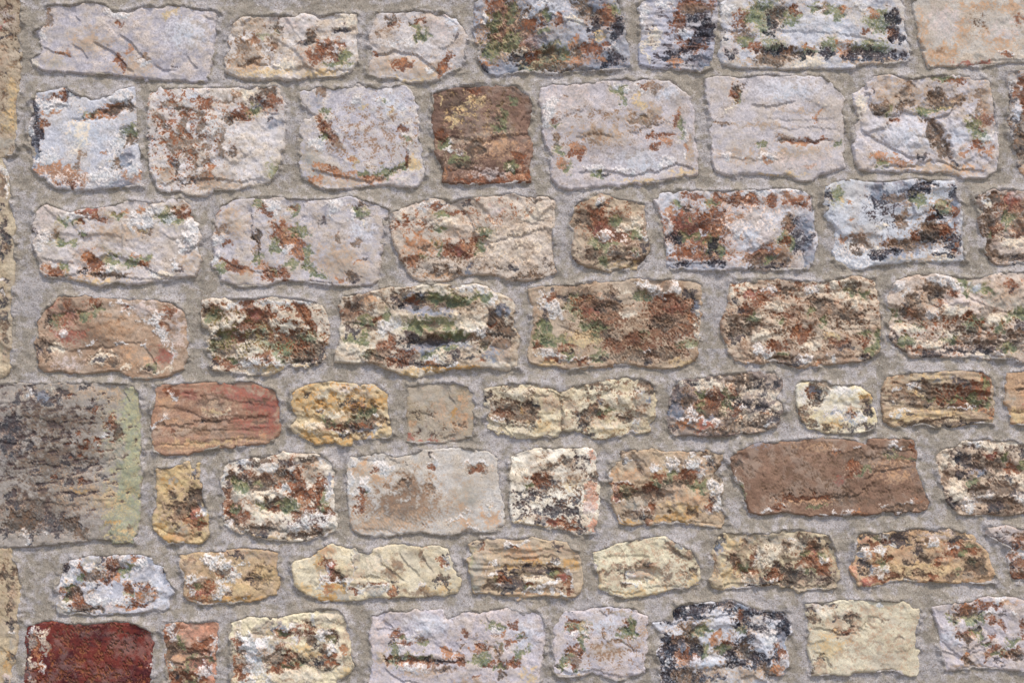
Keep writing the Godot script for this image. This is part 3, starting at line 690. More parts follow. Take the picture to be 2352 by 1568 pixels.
	stone("pale blue white flint with black and rust blotches, sixth in the third course", 3, 1,
		"57 16 70 12 80 11 95 13 115 12 135 10 150 10 165 12 172 12 173 16 176 28 180 38 181 45 180 58 180 70 181 82 170 83 150 82 130 84 110 86 98 86 90 90 80 91 72 86 65 81 64 75 66 62 65 50 60 45 55 42 59 35 54 32 56 24",
		[202, 209, 224], [196, 202, 217], "r 4 9 0.03",
		"d- 155 58 18 14; d- 140 68 26 7; b- 172 40 7 22; b- 122 28 18 14; w 62 18 5 4; k 60 24 3 5; g 67 24 4 6; y 71 28 2 4; k 105 25 8 7; b 103 20 7 6; b~ 122 18 14 6; k 140 18 10 5; k 135 22 6 3; b 128 16 5 5; k 150 14 5 4; k 172 25 4 9; b 174 32 4 6; m 120 27 8 3; g 140 28 6 5; m 132 32 6 1.5; w 133 33 3 2; o 80 45 3 2; o 80 32 1.5 3; b~ 112 40 14 9; k~ 108 42 10 7; k 122 46 4 3; m 127 40 2 8 30; m 126 47 5 5; o 160 30 8 2; g 162 34 6 5; r 172 39 4 5; d 158 46 8 9; k 157 42 5 4; r 154 42 5 2; i 160 48 9 2.5; i 165 46 4 3; m 148 53 8 6; r 163 55 11 4; k 156 61 16 4; d 150 58 8 6; k 172 67 6 7; r 172 72 3 3; r 165 58 5 3; m 132 67 13 4; d 125 70 8 3; r 138 62 4 4; r 115 67 6 2; m 116 69 6 3; o 85 60 6 2 30; m 84 66 9 6; w 78 66 4 4; o 72 63 2 4; m 95 67 5 3; d 83 72 5 4; b 120 77 10 4; k 115 75 8 2 -10; m 133 72 6 3; w 158 74 6 3; b 140 72 4 3; b 151 68 2.5 2; n 140 81 25 2; t- 145 80 20 3; c 103 72 4 3; k 102 78 4 4; k 105 78 3 2; w~ 80 80 14 8; c 107 52 4 2; r 172 75 3 3; k 165 77 10 1.5; c 166 79 8 1",
		"H -5 165 52 20 14; H -6 140 68 30 5; H -4 140 26 24 8; H -4 84 66 12 7; H 4 85 45 22 20; L 4 98 14 98 26 104 34; L 5 122 50 132 42 148 36; L 4 110 76 122 71 140 75")
	stone("rough brown stone with a long white drip, cut by the right edge in the third course", 3, 1,
		"197 24 205 20 215 18 235 20 262 19 262 85 230 85 210 85 203 80 198 72 200 65 196 52 194 45 198 38 193 34 190 26",
		[198, 178, 166], [165, 138, 122], "r 5.5 10 0.4",
		"d 205 25 8 4; w 199 26 3 5; c 202 32 3 4; w 198 37 4 2; d 192 23 5 3; r 222 33 10 6; r~ 225 38 16 12; R- 225 28 10 8; g 218 44 3 8; g 224 47 4 4; d 202 48 6 6; r 208 55 6 5; g 204 58 2 2; c 225 65 11 5; c~ 220 65 16 10; m 212 78 6 3; d 225 81 16 3; k 230 83 14 2; k 230 78 4 3; d 200 68 4 9; d 205 77 6 4; d~ 200 55 8 20; p- 228 24 8 5; r 230 55 6 5; m 240 48 10 14",
		"L 4 198 60 210 58 225 62 240 58; L 5 205 80 220 78 240 76; H -3 205 50 8 8")
	stone("smooth brown tan stone with branching white crust at its right, left of the fourth course", 0, 1,
		"50 115 62 114 78 114 95 116 115 117 135 117 150 120 158 123 162 125 166 135 165 150 166 165 162 178 150 184 140 187 125 188 115 185 105 180 90 181 75 182 60 183 52 180 38 181 34 178 31 168 30 155 34 148 33 138 37 128 45 122",
		[190, 155, 126], [172, 132, 102], "s 4 11 0.14",
		"p- 125 124 20 8; p- 155 140 9 26; R- 55 130 20 12; m- 85 148 26 14; u- 100 142 18 12; u- 110 172 30 9; p- 60 175 14 6; d 43 134 4 6; k 42 133 2 4; g 50 134 5 6; g 75 131 7 3; g 86 126 6 3 -40; r 84 120 5 3; m 60 122 8 5; r~ 60 135 12 10; m~ 70 142 30 10; R- 60 150 16 8; w 105 120 5 3 15; w 114 124 5 4 30; r 112 124 2 1.5; w 128 136 4 5 -30; w 137 138 6 4 40; w 145 130 5 3 -40; w 140 134 4 5; w 144 148 4 9 -25; w 153 155 1.5 8 -15; r 147 140 4 3; r 150 128 5 4; m- 152 145 5 12; w 55 148 4 3; w 80 156 2.5 3; w 107 155 4 2; w 112 156 2 1; w 129 158 2.5 3; w 71 165 2 1.5; c 92 170 13 6; k 90 170 6 3; d 100 172 6 3 -20; d 40 160 9 7; k 34 162 3 6; k 32 168 2 4; c 48 160 6 5; k 44 163 3 3; c 54 161 4 2; g 134 178 4 4; k 133 180 3 3; c 145 180 9 1.5 -15; c 125 179 4 3; c 112 177 3 4; w 153 168 2 8; R- 145 168 8 8",
		"L 4 46 128 60 127 80 125 92 120; L 5 33 154 50 158 62 164; L 4 58 162 90 160 110 154 130 156; L 4 75 175 80 168 90 164 107 166; L 4 128 158 136 170 140 178; H -3 44 135 6 8; H -3 40 161 10 7; H 3 95 171 14 6; H 3 132 178 14 6; H 3 95 140 30 16")
	stone("cream stone covered in green moss and rust with white crust at its foot, second in the fourth course", 1, 1,
		"-46 119 -38 116 -21 116 0 117 15 115 30 116 45 117 55 119 62 125 65 132 66 145 65 158 64 168 58 173 45 177 30 177 15 183 0 185 -15 183 -30 181 -38 178 -38 169 -42 160 -40 145 -47 140 -47 128",
		[226, 211, 190], [206, 184, 156], "r 6 12 0.28",
		"w 20 119 30 2; w -10 121 14 4; r -36 127 9 4; d -38 126 5 3; g -37 132 6 5; g -32 128 4 3; d -45 127 3 4; r -5 124 8 6; r 4 132 12 7; R 0 130 6 4; r 12 140 8 3 35; r 42 125 3 9 -18; r 50 137 3 8 -22; o 46 131 3 6 -20; g 4 143 6 5; g 20 153 20 9; g 32 160 15 9; l 14 158 10 6; r 24 150 13 4; d 30 146 14 5; r 38 160 3 8; g 48 152 7 6; d -6 148 15 4; r -22 150 12 5; r -8 138 10 4; d -36 150 7 6; k -34 146 4 3; g -33 158 5 6; g -28 150 3 5; m -25 160 9 5; c -3 159 11 5; c -30 142 14 4 -25; c -16 134 10 3 -20; c 22 140 12 8; w 8 172 17 5; w -15 175 14 3; w 2 176 12 4; r 6 167 8 2; r 14 171 4 2; k 12 169 2 1.5; r -30 172 10 2; r -22 176 8 2; g -20 171 5 2; k -37 173 3 4; d -30 163 5 4; d 45 168 14 4; k 53 172 9 3; y 20 179 16 3; y- 42 176 12 2; w 45 118 8 3; d 50 160 8 9; d~ 0 150 40 20; r~ 10 140 40 20; g~ -20 152 20 12; r 45 158 6 4; k 60 166 3 6",
		"H -5 0 134 16 9; H -5 24 154 26 12; H -5 -36 130 10 7; H -6 -20 152 18 6; H 4 -22 140 20 5 -25; L 4 -40 180 -10 180 15 178 40 172 60 170; L 5 38 120 46 135 55 148; L 4 0 124 10 132 15 142; H 4 5 173 20 6")
	stone("flint with a dark eye shaped hollow and long black and green furrows, middle of the fourth course", 1, 1,
		"80 116 90 113 100 112 110 110 120 108 135 107 150 105 165 104 178 108 185 105 195 103 205 105 212 110 218 112 225 115 229 118 232 125 231 140 236 150 233 165 236 178 225 180 205 177 190 178 175 178 165 181 155 183 145 186 133 184 118 178 100 173 85 172 72 172 73 165 76 155 77 140 77 125",
		[222, 208, 186], [198, 172, 140], "r 5 17 0.25",
		"d- 165 118 34 9; d- 168 154 36 8; d- 130 172 30 6; d- 92 128 14 14; d- 222 140 12 20; c- 165 133 34 4; w 208 112 7 3; w 213 118 4 5; w 195 107 14 2; d 158 120 34 6 3; b 145 127 16 4 15; k 128 120 10 3 25; b 160 128 20 3; k 140 122 10 3; g 167 116 17 5 8; g 180 120 10 4; k 150 112 8 3; g 198 116 12 3 -15; r 142 118 6 2; g 160 115 6 4; d 132 111 8 3; b 140 112 8 1.5 -10; b 92 119 8 3 -30; m 95 117 10 5 -20; r 85 128 10 4; d 88 124 8 3; u 105 118 8 3; t- 84 118; m 82 132 6 4; g 96 135 5 3; g 107 137 4 3; g 118 131 4 4; r 111 134 4 3; c 108 131 5 2; g 98 147 3 4; g 88 153 5 4; w 122 138 7 3; w 116 144 5 4; k 88 146 8 4; d 100 142 8 2; g 155 138 18 4; g 145 142 10 4; g 175 141 8 3; m 160 139 6 2; d 170 152 38 3 -4; k 155 155 32 2; k 140 150 10 4; g 178 149 12 3; b 168 159 32 3; b 150 162 20 3; g 162 165 12 2 -8; g 172 160 8 1.5; w 185 156 8 2; r 115 160 8 4; r 120 154 4 3; g 102 165 5 3; d 110 167 10 4; g 97 156 6 3; c 98 161 9 3 -20; c 84 160 7 5; k 130 168 14 4; r 135 165 8 3; k 140 174 20 3; k 160 177 12 3; r 128 172 8 3; w 160 170 7 3; c 168 165 6 4; k 178 166 6 4; k 178 173 5 3; k 191 167 5 3; k 170 174 4 3; w 178 175 5 2; o 158 174 6 2; y 138 183 10 3; Y 175 179 30 1.5; k 215 130 12 7 -40; d 215 140 8 8; b 222 126 6 5 -30; r 210 140 5 2; m 220 156 10 5; b 217 165 12 7; t 222 166 8 5; d 226 145 7 5; g 205 158 4 4; r 202 170 3 2; d 205 152 6 8; c 195 140 12 6; w 200 146 8 4; c 225 132 4 3",
		"H -12 163 121 32 7 5; H -13 168 154 36 5 -4; H -5 150 140 26 5; H 5 160 131 44 4; H 5 165 147 36 3 -4; H 4 165 163 36 4 -4; L 5 95 108 115 115 125 128; L 4 75 140 92 138 110 142 125 148; L 4 80 168 100 164 120 170 150 176 180 176; L 4 200 150 215 148 232 150; L 4 205 120 215 135 220 150; H -4 88 124 10 5")
	stone("tan stone with dark red patches and two white crusts at its top, fourth in its course", 2, 1,
		"19 108 30 106 45 105 60 103 75 102 90 102 105 101 115 99 125 99 140 100 155 100 168 101 173 104 174 115 172 130 170 145 170 158 168 172 155 177 140 178 120 176 95 176 78 177 65 179 50 178 35 176 20 172 18 168 20 155 22 140 22 125 20 115",
		[194, 166, 136], [168, 134, 104], "s 4 10 0.25",
		"n- 84 113 10 8; t- 84 112 9 9; d 92 112 5 5; d 65 112 12 4; m- 140 103 18 3; w 37 110 3 3; k 38 108 3 3; w 32 117 3 6; w 38 122 8 5; w 45 128 6 6 30; w 32 125 4 3; r 38 115 6 2; k 50 115 9 3; r 40 117 4 2; g 60 120 5 8; g 62 129 5 6; g 72 117 5 3; g 55 125 4 4; r 66 114 4 2; r 75 121 16 6; r 86 132 18 8; R- 78 126 10 5; m 92 124 10 8; k 97 117 7 3; d 85 122 12 3; t 110 127 9 6; c 108 130 6 3; d 82 145 10 8; w 122 104 9 3 20; w 134 110 10 3 25; w 148 107 7 5; w 142 112 6 3; m 140 106 5 3; k 121 113 11 4; g 120 114 8 3; k 145 117 20 2; r 142 121 20 7; R- 150 126 12 6; r 147 133 22 8; m 150 140 18 8; r 162 143 8 6; r 137 147 14 6; d 138 137 10 6; o 165 119 4 4; o 164 135 3 4; k 168 121 5 8; b 169 124 4 8; k 162 112 6 5; g 75 141 9 6; g 78 148 4 4; g 82 143 5 3; k 33 134 4 10; g 32 143 5 8; g 30 140 3 5; g 45 153 12 4; g 30 155 5 4; r 28 158 4 2; r 55 159 6 2; g 30 152 8 3; t 66 160 8 6; y 68 152 14 6; w 36 164 11 3; w 42 168 6 3; w 58 170 14 2; w 80 168 10 1.5 -20; r 40 171 8 2; r 48 163 4 2; r 65 172 6 2; g 55 165 6 3; g 82 166 6 5 -40; k 87 169 3 3; k 57 164 4 2; g 122 148 4 4; g 118 159 3 4; r 92 155 6 4; r 104 156 13 4 -30; r 120 158 12 3; r 112 150 10 4; r 150 160 10 4 20; g 160 157 8 3; w 162 160 4 2; l 162 158 4 2; d 110 168 18 5; t 105 170 16 4; r 130 166 6 4; k 125 172 4 3; d 140 166 14 5; y- 35 175 18 2; y- 155 174 12 3; t 22 130 3 20; c 170 140 2 16; c 105 110 6 2; d~ 120 150 40 16; w 124 163 5 1",
		"L 4 115 114 125 110 140 113 150 110; H 3 134 107 22 5; H -3 82 126 22 9; H -3 145 130 28 14; L 4 25 172 60 172 90 170; L 4 160 104 166 120 165 140; L 3 45 140 60 146 75 150; H 2 38 122 10 10")
	stone("rough stone thickly speckled reddish brown, between the red patched and the pitted cream stone", 2, 1,
		"197 101 210 99 220 101 232 99 246 99 266 101 281 102 296 99 308 96 318 97 326 100 328 108 330 118 333 130 333 145 334 155 331 163 325 168 310 172 285 175 265 178 245 173 226 172 212 174 202 170 195 160 193 150 191 145 190 138 194 128 197 118 196 108",
		[214, 188, 160], [186, 150, 122], "r 6 11 0.5",
		"c 200 108 5 6; c 206 104 10 3; c 300 101 20 3; c 282 104 12 2; d~ 262 138 60 26; r~ 255 125 55 22; m~ 265 150 55 18; r 232 109 14 3; R 216 112 6 3; r 213 128 4 5; r 225 118 8 4; k 200 117 5 2; k 208 128 6 3; c 308 120 9 4; c 240 122 10 3; c 222 133 6 3; c 225 150 8 5; c 298 112 8 2; d 248 108 8 3; m 285 128 12 5; d 305 130 12 5; d 278 118 10 4; g 220 135 5 4; g 270 128 3 3; g 243 137 3 2; g 282 137 3 3; g 306 107 4 6; d 308 104 5 4; g 318 112 3 3; g 318 147 3 3; g 330 153 4 7; g 323 162 6 4; r 318 156 2 5; w 234 107 4 3; w 272 109 5 3; w 230 108 4 2; w 230 164 8 4; w 265 170 7 3; w 290 168 4 3; w 222 160 4 3; o 278 172 3 3; k 252 173 14 2; k 318 169 7 2; d 240 170 12 3; r 262 147 8 6; o 260 146 4 3; r 240 158 8 4; g 246 166 3 2; k 203 150 6 6; d 200 142 5 6; y 290 148 8 3; c 272 158 10 3; r 295 155 8 3; k 300 160 10 3; d 215 142 8 5; r 247 130 6 3",
		"L 4 200 112 230 108 260 112 300 108 325 112; L 4 195 140 220 138 245 142; L 4 210 166 240 168 280 170 320 165; L 3 270 120 290 118 310 124; H 3 215 122 14 8; H -3 250 132 20 8; L 3 280 140 305 142 330 138")
	stone("pitted cream pink stone with a grey facet at its upper right, cut by the right edge in the fourth course", 3, 1,
		"121 100 130 96 145 95 155 95 170 97 180 99 195 98 210 95 222 93 235 92 262 92 262 165 262 172 235 172 222 170 205 169 190 168 170 168 150 168 135 169 127 165 120 158 116 150 113 140 115 130 112 118 113 108",
		[220, 198, 182], [204, 176, 154], "r 6.5 11 0.36",
		"p- 175 120 20 10; w 122 107 8 5; w 155 98 10 3; w 165 101 12 4 20; w 176 106 8 3 30; n 212 116 20 7 15; t 214 112 12 6; l 192 107 11 4 15; i 192 106 5 3; g 180 101 5 3 30; g 201 109 5 3; g 182 112 3 2; d 155 108 9 6; m 150 106 8 4; d 158 114 6 5; k 157 112 3 2; d 134 117 7 5; k 140 116 3 4; d 132 125 8 4; k 126 123 3 2; m 140 121 8 3; r 224 105 5 5; k 224 108 4 2; r 158 121 4 2; t 145 118 10 4; g 118 129 4 3; g 124 137 4 2; g 140 141 4 2.5; g 143 137 2 3; g 190 138 8 6; g 186 134 4 3; d 192 142 6 3; g 211 141 4 4; g 222 133 6 3; l 222 132 4 2; m 168 132 12 6; m 150 134 14 5; r 183 131 5 3; r 171 110 3 3; d~ 160 142 40 10; r~ 180 150 40 12; d 178 147 12 4; d 195 155 36 3; k 205 162 26 3; k 150 166 15 3; k 172 163 14 3; d 125 160 8 5; k 120 152 5 5; g 128 155 6 4; l 126 154 4 2; r 138 160 5 2; g 220 160 6 5; g 170 152 5 3; l 165 154 6 2; w 210 167 5 2; c 170 126 14 4; c 130 143 12 3; c 170 147 16 2; c 150 157 16 3; c 195 166 10 2; w 152 130 8 3; r 135 130 4 3; g 232 128 6 5; k 230 140 6 4; d 226 148 10 4; c 210 134 10 3; m 140 132 5 4; o 140 163 3 2",
		"L 5 112 128 130 124 140 118 155 122 165 128; L 5 175 145 200 147 225 150 250 148; L 5 130 163 160 160 190 163 215 166; L 4 180 112 200 122 225 130 240 130; H -5 150 115 20 8; H -4 200 158 40 5; H -4 140 134 24 4; H 4 185 125 22 9; H -3 190 138 9 7")


func fifth_and_sixth_course() -> void:
	stone("red sandstone block with level bands, left in the fifth course", 0, 2,
		"138 44 150 43 165 42 175 42 190 42 205 42 215 40 226 41 236 45 246 49 248 55 250 65 249 78 248 88 243 93 235 96 226 97 205 98 190 100 175 103 160 105 145 106 135 103 134 90 134 80 135 65 138 55",
		[186, 134, 104], [174, 126, 100], "b 2 9 0.14",
		"R- 215 52 30 7 8; R 232 60 16 8; R- 228 80 24 7; R- 165 52 18 5 15; u- 148 60 12 8; u- 155 75 18 4; d- 188 58 22 6 8; t- 190 62 20 3; c- 196 69 14 4; y- 192 68 10 3; d- 235 75 15 3; t- 165 84 34 5 -4; m- 195 86 30 4; d~ 170 84 24 4; y- 178 96 44 4 -3; u- 235 92 14 4; u- 160 100 24 4; w 142 76 9 1.5 -35; w 136 80 4 2; r 152 50 5 4; w 153 54 3 3; k 182 74 4 1; d 188 75 7 1.5; r 152 83 2 2; k 168 68 1.5 1; m- 190 78 10 1.5; R- 240 70 8 20; d- 230 58 14 2",
		"L 4 134 80 155 78 175 76 190 76 215 74 240 71; L 3 140 62 165 65 178 72 190 77; L 2.5 136 95 160 97 190 93 230 90; L 2 160 50 190 54 220 60 246 62; L 2 150 88 190 84 245 82; H 3 195 60 40 10")
	stone("pitted ochre yellow stone with a green and white streak, second in the fifth course", 1, 2,
		"34 50 40 47 50 44 60 42 70 41 80 42 95 44 105 43 113 47 119 52 119 62 121 70 122 80 124 88 120 91 108 92 100 91 88 91 85 96 78 97 68 95 55 97 50 95 45 91 35 85 32 80 37 72 33 62",
		[220, 194, 146], [210, 174, 118], "p 6 11 0.22",
		"p- 85 47 20 5; n- 64 49 10 5; t- 100 50 8 5; k 48 52 5 2; d 60 60 3 2; d 65 62 3 1.5; d 86 58 8 4; k 84 60 4 2; r 90 64 6 4; d 93 66 5 3; r 104 65 5 6; d 106 62 4 4; g 104 66 4 4; g 92 74 10 5 -35; l 96 72 4 2; d 95 78 12 5; w 107 81 11 2 -8; r 98 80 8 2; w 108 70 4 2; d 116 77 4 3; k 86 84 8 4; b 100 84 10 2; w 75 86 8 2 20; k 80 90 6 2 20; r 70 82 10 2; w 57 67 3 2; k 58 69 3 2; d 65 78 4 4; g 62 74 2 3; g 70 77 2 2; k 74 55 1.5 1.5; Y 38 58 4 3; Y 60 93 14 4; Y 50 88 10 3 30; Y 54 95 4 3; Y 82 94 8 3; Y 103 91 3 6; Y 46 66 2 5; Y 80 66 10 1.5; Y 101 60 1.5 6 30; Y 112 58 6 3; Y 70 56 8 2; Y- 60 62 20 3; n 112 88 7 2; c 52 80 9 4; c 72 70 8 4; c 58 54 6 3; d 97 88 4 2; Y~ 80 55 40 10; y- 115 84 5 6; k 104 97 1 2",
		"L 5 34 72 45 70 58 72 64 78; L 5 45 88 60 86 80 89 100 86; H -5 92 70 16 8; H 5 48 80 12 6; L 4 65 78 80 80 100 84 118 80; L 3 98 44 102 56 98 64; H 3 75 48 20 4; H -3 100 86 14 4")
	stone("faint tan stone lying flush with the mortar, third in the fifth course", 1, 2,
		"137 45 148 43 165 42 180 42 190 45 195 52 196 65 196 78 195 88 185 92 165 95 145 95 135 94 136 85 135 75 136 65 136 55",
		[184, 168, 146], [172, 152, 122], "s 3 4 0.16",
		"n- 150 54 14 9; n- 172 50 8 8; d~ 148 70 12 3; d~ 143 82 3 8; k~ 146 72 8 2; k~ 160 86 12 5; n- 150 80 8 6; R- 138 90 4 4; R- 155 94 20 1.5; u- 140 78 4 6; u- 182 76 10 12; u- 186 60 4 14; d 181 77 2 2; k 181 76 1 1; d 184 80 3 1.5; Y- 178 70 3 6; d~ 172 86 6 4; t- 165 66 8 14",
		"L 4 166 94 173 88 180 84; L 4 172 43 174 52 180 62; L 3 136 68 150 68 162 72; H -2 142 78 6 8; H -2 180 74 8 10")
	stone("long rough cream stone split by an upright crack, fourth in the fifth course", 2, 2,
		"-20 48 -10 45 0 43 10 42 20 43 26 43 28 47 40 46 46 49 60 45 70 43 80 41 95 39 110 38 120 38 127 41 131 45 132 55 130 65 131 72 126 78 127 84 120 86 112 86 100 89 85 91 78 91 68 86 60 82 52 84 49 83 45 89 28 90 22 92 5 90 -8 87 -17 82 -20 72 -16 65 -22 60",
		[226, 212, 176], [210, 190, 148], "r 6 11 0.32",
		"c- 10 50 20 6; c- 95 55 20 10; d 2 62 13 4; d 18 64 6 6; m 12 68 8 8; Y- 12 66 3 6; r -3 70 8 4; d 22 68 4 9; d 10 74 12 3; k 22 80 4 3; k 23 60 3 3; w -8 74 6 2; r -10 66 6 3; t 40 60 8 6; t 36 52 6 3; t 55 62 7 3; k 74 64 5 3; d 76 67 8 5; r 86 68 4 3; g 81 69 2 3; g 90 67 5 3; k 66 72 6 4; d 68 76 4 4; k 67 81 3 5; k 72 87 4 3; d 82 58 3 2; b 82 58 2 2; d 78 43 10 2; d~ 100 44 22 5; d 126 46 5 5; m 122 42 6 4; b 126 57 3 5; n 118 60 4 12; t 118 66 4 12; w 116 75 4 1.5; n 113 83 2 6; w 115 50 4 2; d 103 73 6 3; t- 52 76 6 8; y- 90 84 20 4; y- 30 82 14 6; r 83 71 4 2; m~ 90 70 30 16; d~ 0 62 16 12; k -18 54 3 3; n -14 63 4 3; c 98 70 6 2; c -14 80 8 4; c- 90 80 14 4",
		"L 5 28 49 40 49 47 54 58 56; L 9 47 44 48 60 49 75 49 86; L 4 50 64 62 70 72 72; L 4 95 70 105 74 112 70; L 4 66 72 72 80 74 90; H -5 12 66 16 9; H -5 74 70 10 6; H 5 15 50 22 5; H 4 95 56 22 8; L 4 -18 78 0 80 22 82; L 3 112 52 116 66 114 80")
	stone("dark purplish stone with an orange smear low on its left, fifth in its course", 2, 2,
		"146 45 152 39 160 38 168 38 180 36 195 34 205 33 215 32 226 33 238 33 244 38 244 48 240 55 244 60 248 66 245 70 243 76 240 82 230 85 215 87 195 89 180 88 165 88 150 89 144 86 142 75 144 65 145 55",
		[176, 156, 142], [134, 116, 112], "r 6 11 0.36",
		"k 150 58 8 14; b 150 66 6 9; k 165 42 7 4; c 180 45 13 4; c 150 41 8 2; c 178 40 14 2; d 205 43 8 5; d 213 38 9 5; c 222 47 10 3; k 225 42 8 6; k 240 40 5 6; k 232 50 8 5; c 236 52 6 3; r 192 52 13 6; d 185 58 12 6; r 180 62 13 8; R 192 51 5 3; g 173 54 4 4; g 195 52 3 6 -20; g 198 58 8 4 -30; g 193 66 4 7; g 172 65 3 4; d 180 70 12 4; r 204 64 6 6; k 205 58 10 3; d 160 58 5 8; o 167 70 10 3 40; o 155 78 7 4; o 178 81 11 5; R 176 80 5 4; w 158 74 6 2; w 172 74 8 2 20; w 178 85 6 2; w 185 78 3 3; w 163 66 4 4; b 180 74 6 2; k 215 60 12 4; d 215 75 18 6; n 212 72 10 5; w 232 78 6 2; c 238 64 6 3; w 236 76 5 2; o 229 69 6 2; o 206 74 3 3; k 238 72 6 5; k 225 62 8 6; t 205 82 16 3; t 225 84 10 2; d 195 85 18 2; k 148 84 3 5; c 190 44 6 3; k~ 228 55 14 16; c~ 220 60 20 14; w 210 64 4 2",
		"L 4 150 75 165 82 180 88; L 5 205 58 220 60 240 66; L 4 205 78 220 80 240 80; H -4 188 60 20 10; H 4 150 64 8 12; H 3 172 79 16 6; L 3 160 44 185 38 210 42; H -3 232 45 10 8")
	stone("small white and yellow stone with dark purple blotches, sixth in its course", 3, 2,
		"32 45 36 41 48 40 58 40 61 44 70 43 77 45 83 43 92 48 97 52 100 56 98 62 102 70 103 76 100 82 95 85 85 86 70 86 60 86 50 83 42 82 36 75 34 66 31 60 32 52",
		[240, 230, 204], [232, 214, 164], "s 4 12 0.06",
		"w- 75 48 18 5; w- 38 52 6 10; y- 65 78 16 6; d 48 49 7 6; k 50 52 4 7; r 44 50 3 5; b 48 48 5 2; d 48 58 4 4; t- 58 44 4 6; d 94 62 5 7; k 95 66 4 6; t 90 58 5 3; Y 92 54 6 2; o 80 68 4 3; r 82 69 2 2; b 78 73 6 3; k 76 70 5 1.5; w 88 74 5 7; k 96 82 6 4; k 75 81 8 4; Y 67 79 5 2; d 37 72 4 6; m 39 68 6 4; b~ 57 72 6 4; b 67 67 6 2; w~ 70 69 8 3; k 86 80 2 3; d 58 82 5 2; d 44 78 4 3; w 92 76 3 3; t- 84 64 10 2",
		"H -5 48 52 6 8; H -4 94 64 6 8; L 4 58 42 58 50 52 60 46 66; H 4 74 52 20 8; L 4 72 72 82 70 92 66")
	stone("tan stone with slanting dark and rust streaks, seventh in the fifth course", 3, 2,
		"108 48 112 38 120 34 135 33 150 32 165 31 180 32 195 33 205 36 208 45 207 55 209 65 208 73 205 78 190 78 175 80 160 81 145 79 130 81 118 80 110 76 108 65 107 55",
		[206, 177, 138], [180, 146, 112], "b 4.5 11 0.3",
		"u- 120 40 12 8; d- 160 55 40 10 10; d~ 160 55 40 12 10; k 180 42 18 3 15; d 165 48 26 4 12; r 190 48 12 6; d 140 56 18 4 8; d 145 47 12 3 25; r 172 52 14 3 15; r 175 60 20 3 6; r 200 44 4 14; g 200 42 2 6; o 196 38 3 3; g 188 55 4 3; g 192 60 5 4; g 168 59 4 2; g 152 58 2 2; g 202 60 3 2.5; g 175 54 4 1.5; w 135 44 5 2; b 142 38 3 3; b 155 38 4 2; k 143 40 3 1; b 168 37 3 3; w 121 47 4 2; k 124 46 3 1; w 122 69 6 2; w 126 66 5 1.5; w 118 57 2 2; w 125 57 3 2; m 122 53 10 4; o 198 66 5 2; o 207 70 2 4; k 172 36 3 1.5; k~ 195 70 14 5; d 150 77 28 2 -2; k 168 79 8 1.5; w 178 63 12 1; y- 150 70 30 4; y- 125 74 14 4; y- 150 36 20 3; y 140 52 8 2 20; k 185 78 10 2; k 134 70 5 1.5; k 150 62 6 1",
		"L 3.5 107 57 130 60 150 65 175 64; L 3 115 40 140 48 170 54 200 62; L 3 140 40 170 46 204 50; L 4 110 74 140 76 170 74 205 74; H 2 122 55 8 4")
	stone("orange tan stone over a yellow one, cut by the right edge in the fifth course", 3, 2,
		"219 33 235 31 262 30 262 82 235 80 223 78 222 70 219 60 219 48",
		[206, 160, 118], [196, 146, 104], "b 3 9 0.2",
		"y 236 73 14 6; y 226 70 4 5; d~ 232 48 6 3; m- 232 40 10 2; n- 222 56 4 6; u- 240 55 10 8; d 232 47 3 1.5; R- 245 62 10 4",
		"L 5 220 66 230 68 245 67; L 2 220 48 240 47 256 48")
	stone("small narrow ochre stone with black pits, left in the sixth course", 0, 2,
		"139 118 150 117 160 115 168 113 170 120 177 115 177 125 180 132 181 145 184 155 186 162 186 170 186 178 178 184 160 184 148 186 143 178 136 172 134 160 138 150 140 140 138 128",
		[216, 184, 124], [204, 168, 118], "p 5 11 0.24",
		"Y- 150 130 8 12; n 152 128 4 2.5; b- 152 128 3 2; k 174 123 4 4; b 173 122 3 3; k 177 139 5 4; k 168 139 2.5 2; k 172 144 6 3; d 174 142 8 6; k 153 141 3 2; d 153 142 3 2; r 172 155 6 4; r 172 163 8 5; R- 173 160 6 6; d 163 152 12 5; m 158 160 6 5; w 180 157 3 3; k 178 150 4 4; b 181 153 4 3; g 177 165 3 2; o 168 165 5 3; r 176 169 5 2; Y 150 180 14 4; u- 160 178 14 6; t- 143 160 6 8; d 176 176 2 2; k 176 175 1.5 1.5; n- 160 172 8 5; d 157 169 3 1 30; Y 142 168 6 3; y- 150 122 10 4",
		"L 4 140 170 150 176 165 178 182 176; H 3 173 162 10 7; H -3 176 142 6 8; L 3 142 150 155 150 165 155")
